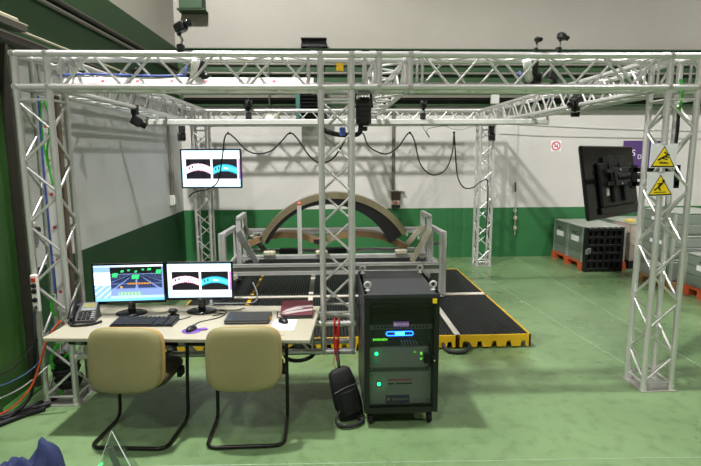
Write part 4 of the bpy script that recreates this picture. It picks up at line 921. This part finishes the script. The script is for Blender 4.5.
for z in (.06, -.06): obj('rail', MB().box((0, 0, z), (.44, .03, .035)), BLACKM, t)
obj('upright', MB().box((.2, 0, 0), (.04, .03, .2)), BLACKM, t); obj('upright', MB().box((-.18, 0, 0), (.04, .03, .2)), BLACKM, t); obj('arm', MB().tube([(-.02, .02, 0), (-.06, .24, 0), (-.07, .38, -.02)], .028, 8), BLACKM, t)

# ================================================================== crates and pallets at right
def crate(label, x0, y0, z0, wx, wy, h, m=CRATE, seed=0):
    t = thing('storage_crate', label, 'crate', (x0+wx/2, y0+wy/2, z0), 0, 'grey storage crates by the back wall')
    hx, hy = wx/2-.004, wy/2-.004
    obj('body', MB().box((0, 0, h/2), (2*hx-.03, 2*hy-.03, h-.004)), m, t)
    n_ = max(2, round(h/.14)); st = (h-.06)/n_
    for i in range(n_):
        z = .03+st*(i+.5)
        for s in (-1, 1):
            obj('panel', MB().box((0, s*(hy-.011), z), (2*hx-.06, .018, st-.012), bev=.004), m, t); obj('panel', MB().box((s*(hx-.011), 0, z), (.018, 2*hy-.06, st-.012), bev=.004), m, t)
    for sx in (-1, 1):
        for sy in (-1, 1): obj('corner_post', MB().box((sx*(hx-.018), sy*(hy-.018), h/2), (.036, .036, h)), CRATEL, t)
    obj('lid', MB().box((0, 0, h-.008), (2*hx, 2*hy, .016), bev=.004), CRATEL, t)
    obj('handle', MB().tube(rounded([(-hx-.002, -.06, h*.82), (-hx-.03, -.06, h*.8), (-hx-.03, .06, h*.8), (-hx-.002, .06, h*.82)], .015), .007, 6), BLACKM, t)
    obj('label_card', MB().box((-hx-.003, 0, h*.62), (.004, min(.3, wy*.5), h*.16)), PAPER, t)
    return t
def pallet(label, x0, y0, wx, wy, m):
    t = thing('pallet', label, 'pallet', (x0+wx/2, y0+wy/2, 0)); hx, hy = wx/2, wy/2
    for i in range(3):
        for j in range(3): obj('block', MB().box(((i-1)*(hx-.06), (j-1)*(hy-.08), .05), (.12, .16, .1)), m, t)
    for i in range(6): obj('deck_board', MB().box((-hx+wx*(i+.5)/6, 0, .12), (wx/6-.015, wy, .036)), m, t)
    return t
pallet('orange red pallet under the two leftmost grey crates', 4.42, 8.74, .8, 1.24, REDP)
crate('far left grey crate against the back wall on the orange pallet', 4.43, 9.37, .14, .78, .58, .62); crate('grey crate behind the upright black pallet', 4.43, 8.77, .14, .78, .58, .62)
# upright black plastic pallet
t = thing('plastic_pallet', 'black plastic pallet stood on edge against the grey crates', 'pallet', (4.73, 8.63, 0))
hx, hz = .31, .77
for i in range(7): obj('upright_slat', MB().box((-hx+.62*(i+.0)/6, 0, hz/2+.005), (.05, .09 if i % 3 == 0 else .05, hz), bev=.006), BLACK, t)
for i in range(6): obj('cross_slat', MB().box((0, .0, .045+(hz-.08)*i/5), (.64, .075 if i % 5 else .1, .05), bev=.006), BLACK, t)
obj('back_sheet', MB().box((0, .035, hz/2), (.6, .012, hz-.04)), BLACKM, t)
for x, z in ((-.28, .38), (-.31, .36)): obj('catch', MB().box((x, -.06, z), (.06, .03, .09), bev=.006), MGREY, t)
part_label(obj('tag', MB().box((-.31, -.05, .37), (.02, .006, .02)), YELF, t), 'yellow tag')
pallet('dark pallet under the middle pinkish grey crates', 5.3, 8.8, .82, 1.2, BLACKM)
crate('pinkish wrapped crate right of the upright black pallet', 5.31, 8.82, .14, .8, .56, .66, WRAP); crate('grey crate behind the pinkish wrapped crate', 5.31, 9.4, .14, .8, .58, .66)
tag(obj('cardboard_piece', MB().box((0, 0, 0), (.16, .12, .06), rz=.2, bev=.012), CARD, None, (5.42, 9.05, .832)), 'small yellow block on top of the pinkish wrapped crate', 'block')
pallet('dark pallet behind the right truss tower', 6.25, 8.7, .82, 1.2, BLACKM)
crate('pale crate behind the right truss tower, front one on its pallet', 6.26, 8.72, .14, .8, .58, .66, WRAP); crate('grey crate behind the right truss tower, rear one on its pallet', 6.26, 9.31, .14, .8, .58, .66)
pallet('wooden pallet under the tall crate stack at the right edge', 5.0, 7.25, .85, .8, WOOD)
for k, nm_ in enumerate(('bottom', 'middle', 'top')): crate(f'{nm_} crate of the tall stack at the right edge', 5.01, 7.26, .14+.345*k, .83, .78, .34)
pallet('orange red pallet at the right picture edge', 5.17, 6.4, .85, .82, REDP)
crate('lone low grey crate nearest the camera at the right edge', 5.18, 6.42, .14, .83, .78, .47)

# ================================================================== foreground: blue cloth and acrylic prism
b = MB(); n = 40; vs = []; fs = []
def hill(x, y):
    d = ((x+.03)/.36)**2+((y)/.3)**2; h = max(0, 1-d)**.8*.24
    h2 = max(0, 1-(((x-.225)/.1)**2+((y-.06)/.12)**2))**.6*.37
    z = max(h, h2)
    fold = abs(N.noise(V((x*9+y*5, y*4-x*3, 2.5)))); return max(0, z*(.8+.5*N.noise(V((x*7+3, y*5, 1)))+1.1*fold))+.03*abs(N.noise(V((x*18, y*15, 4))))*(1 if z > .02 else .3)+.004
for j in range(n+1):
    for i in range(n+1):
        x = (i/n-.5)*.8; y = (j/n-.5)*.66; vs.append((x+.03*N.noise(V((y*9, x*5, 2))), y, hill(x, y)))
for j in range(n):
    for i in range(n):
        q = (j*(n+1)+i, j*(n+1)+i+1, (j+1)*(n+1)+i+1, (j+1)*(n+1)+i)
        cx = ((i+.5)/n-.5)*.8; cy = ((j+.5)/n-.5)*.66
        if ((cx)/.4)**2+(cy/.33)**2 < 1: fs.append(q)
o = obj('blue_jacket', b.add(vs, fs, True), BLUEF, None, (-1.9, 2.86, -.004)); tag(o, 'crumpled dark blue jacket heaped in the lower left corner', 'jacket')
t = thing('acrylic_stand', 'clear acrylic triangular stand with a green light at the lower left', 'stand', (-1.37, 3.08, 0), R(12))
b = MB(); b.prism([(-.13, 0), (.13, 0), (.0, .33)], -.003, .003); obj('front_sheet', b, ACRYL, t, (0, -.02, 0), (R(-6), 0, 0)); obj('rear_sheet', b, ACRYL, t, (0.01, .09, 0), (R(10), 0, 0))
fr = MB().tube([(-.13, 0, .004), (.0, 0, .33), (.13, 0, .004)], .005, 6); obj('edge', fr, mat('frosted_edge', 'b9c0bc', .5), t, (0, -.02, 0), (R(-6), 0, 0))
obj('inner_strip', MB().box((.035, .03, .11), (.04, .004, .2), mtx=M.Rotation(R(-16), 4, 'Y')), mat('grey_film', '8a8a90', .4), t); obj('green_light', MB().box((-.075, -.03, .12), (.02, .008, .014)), LEDG, t)
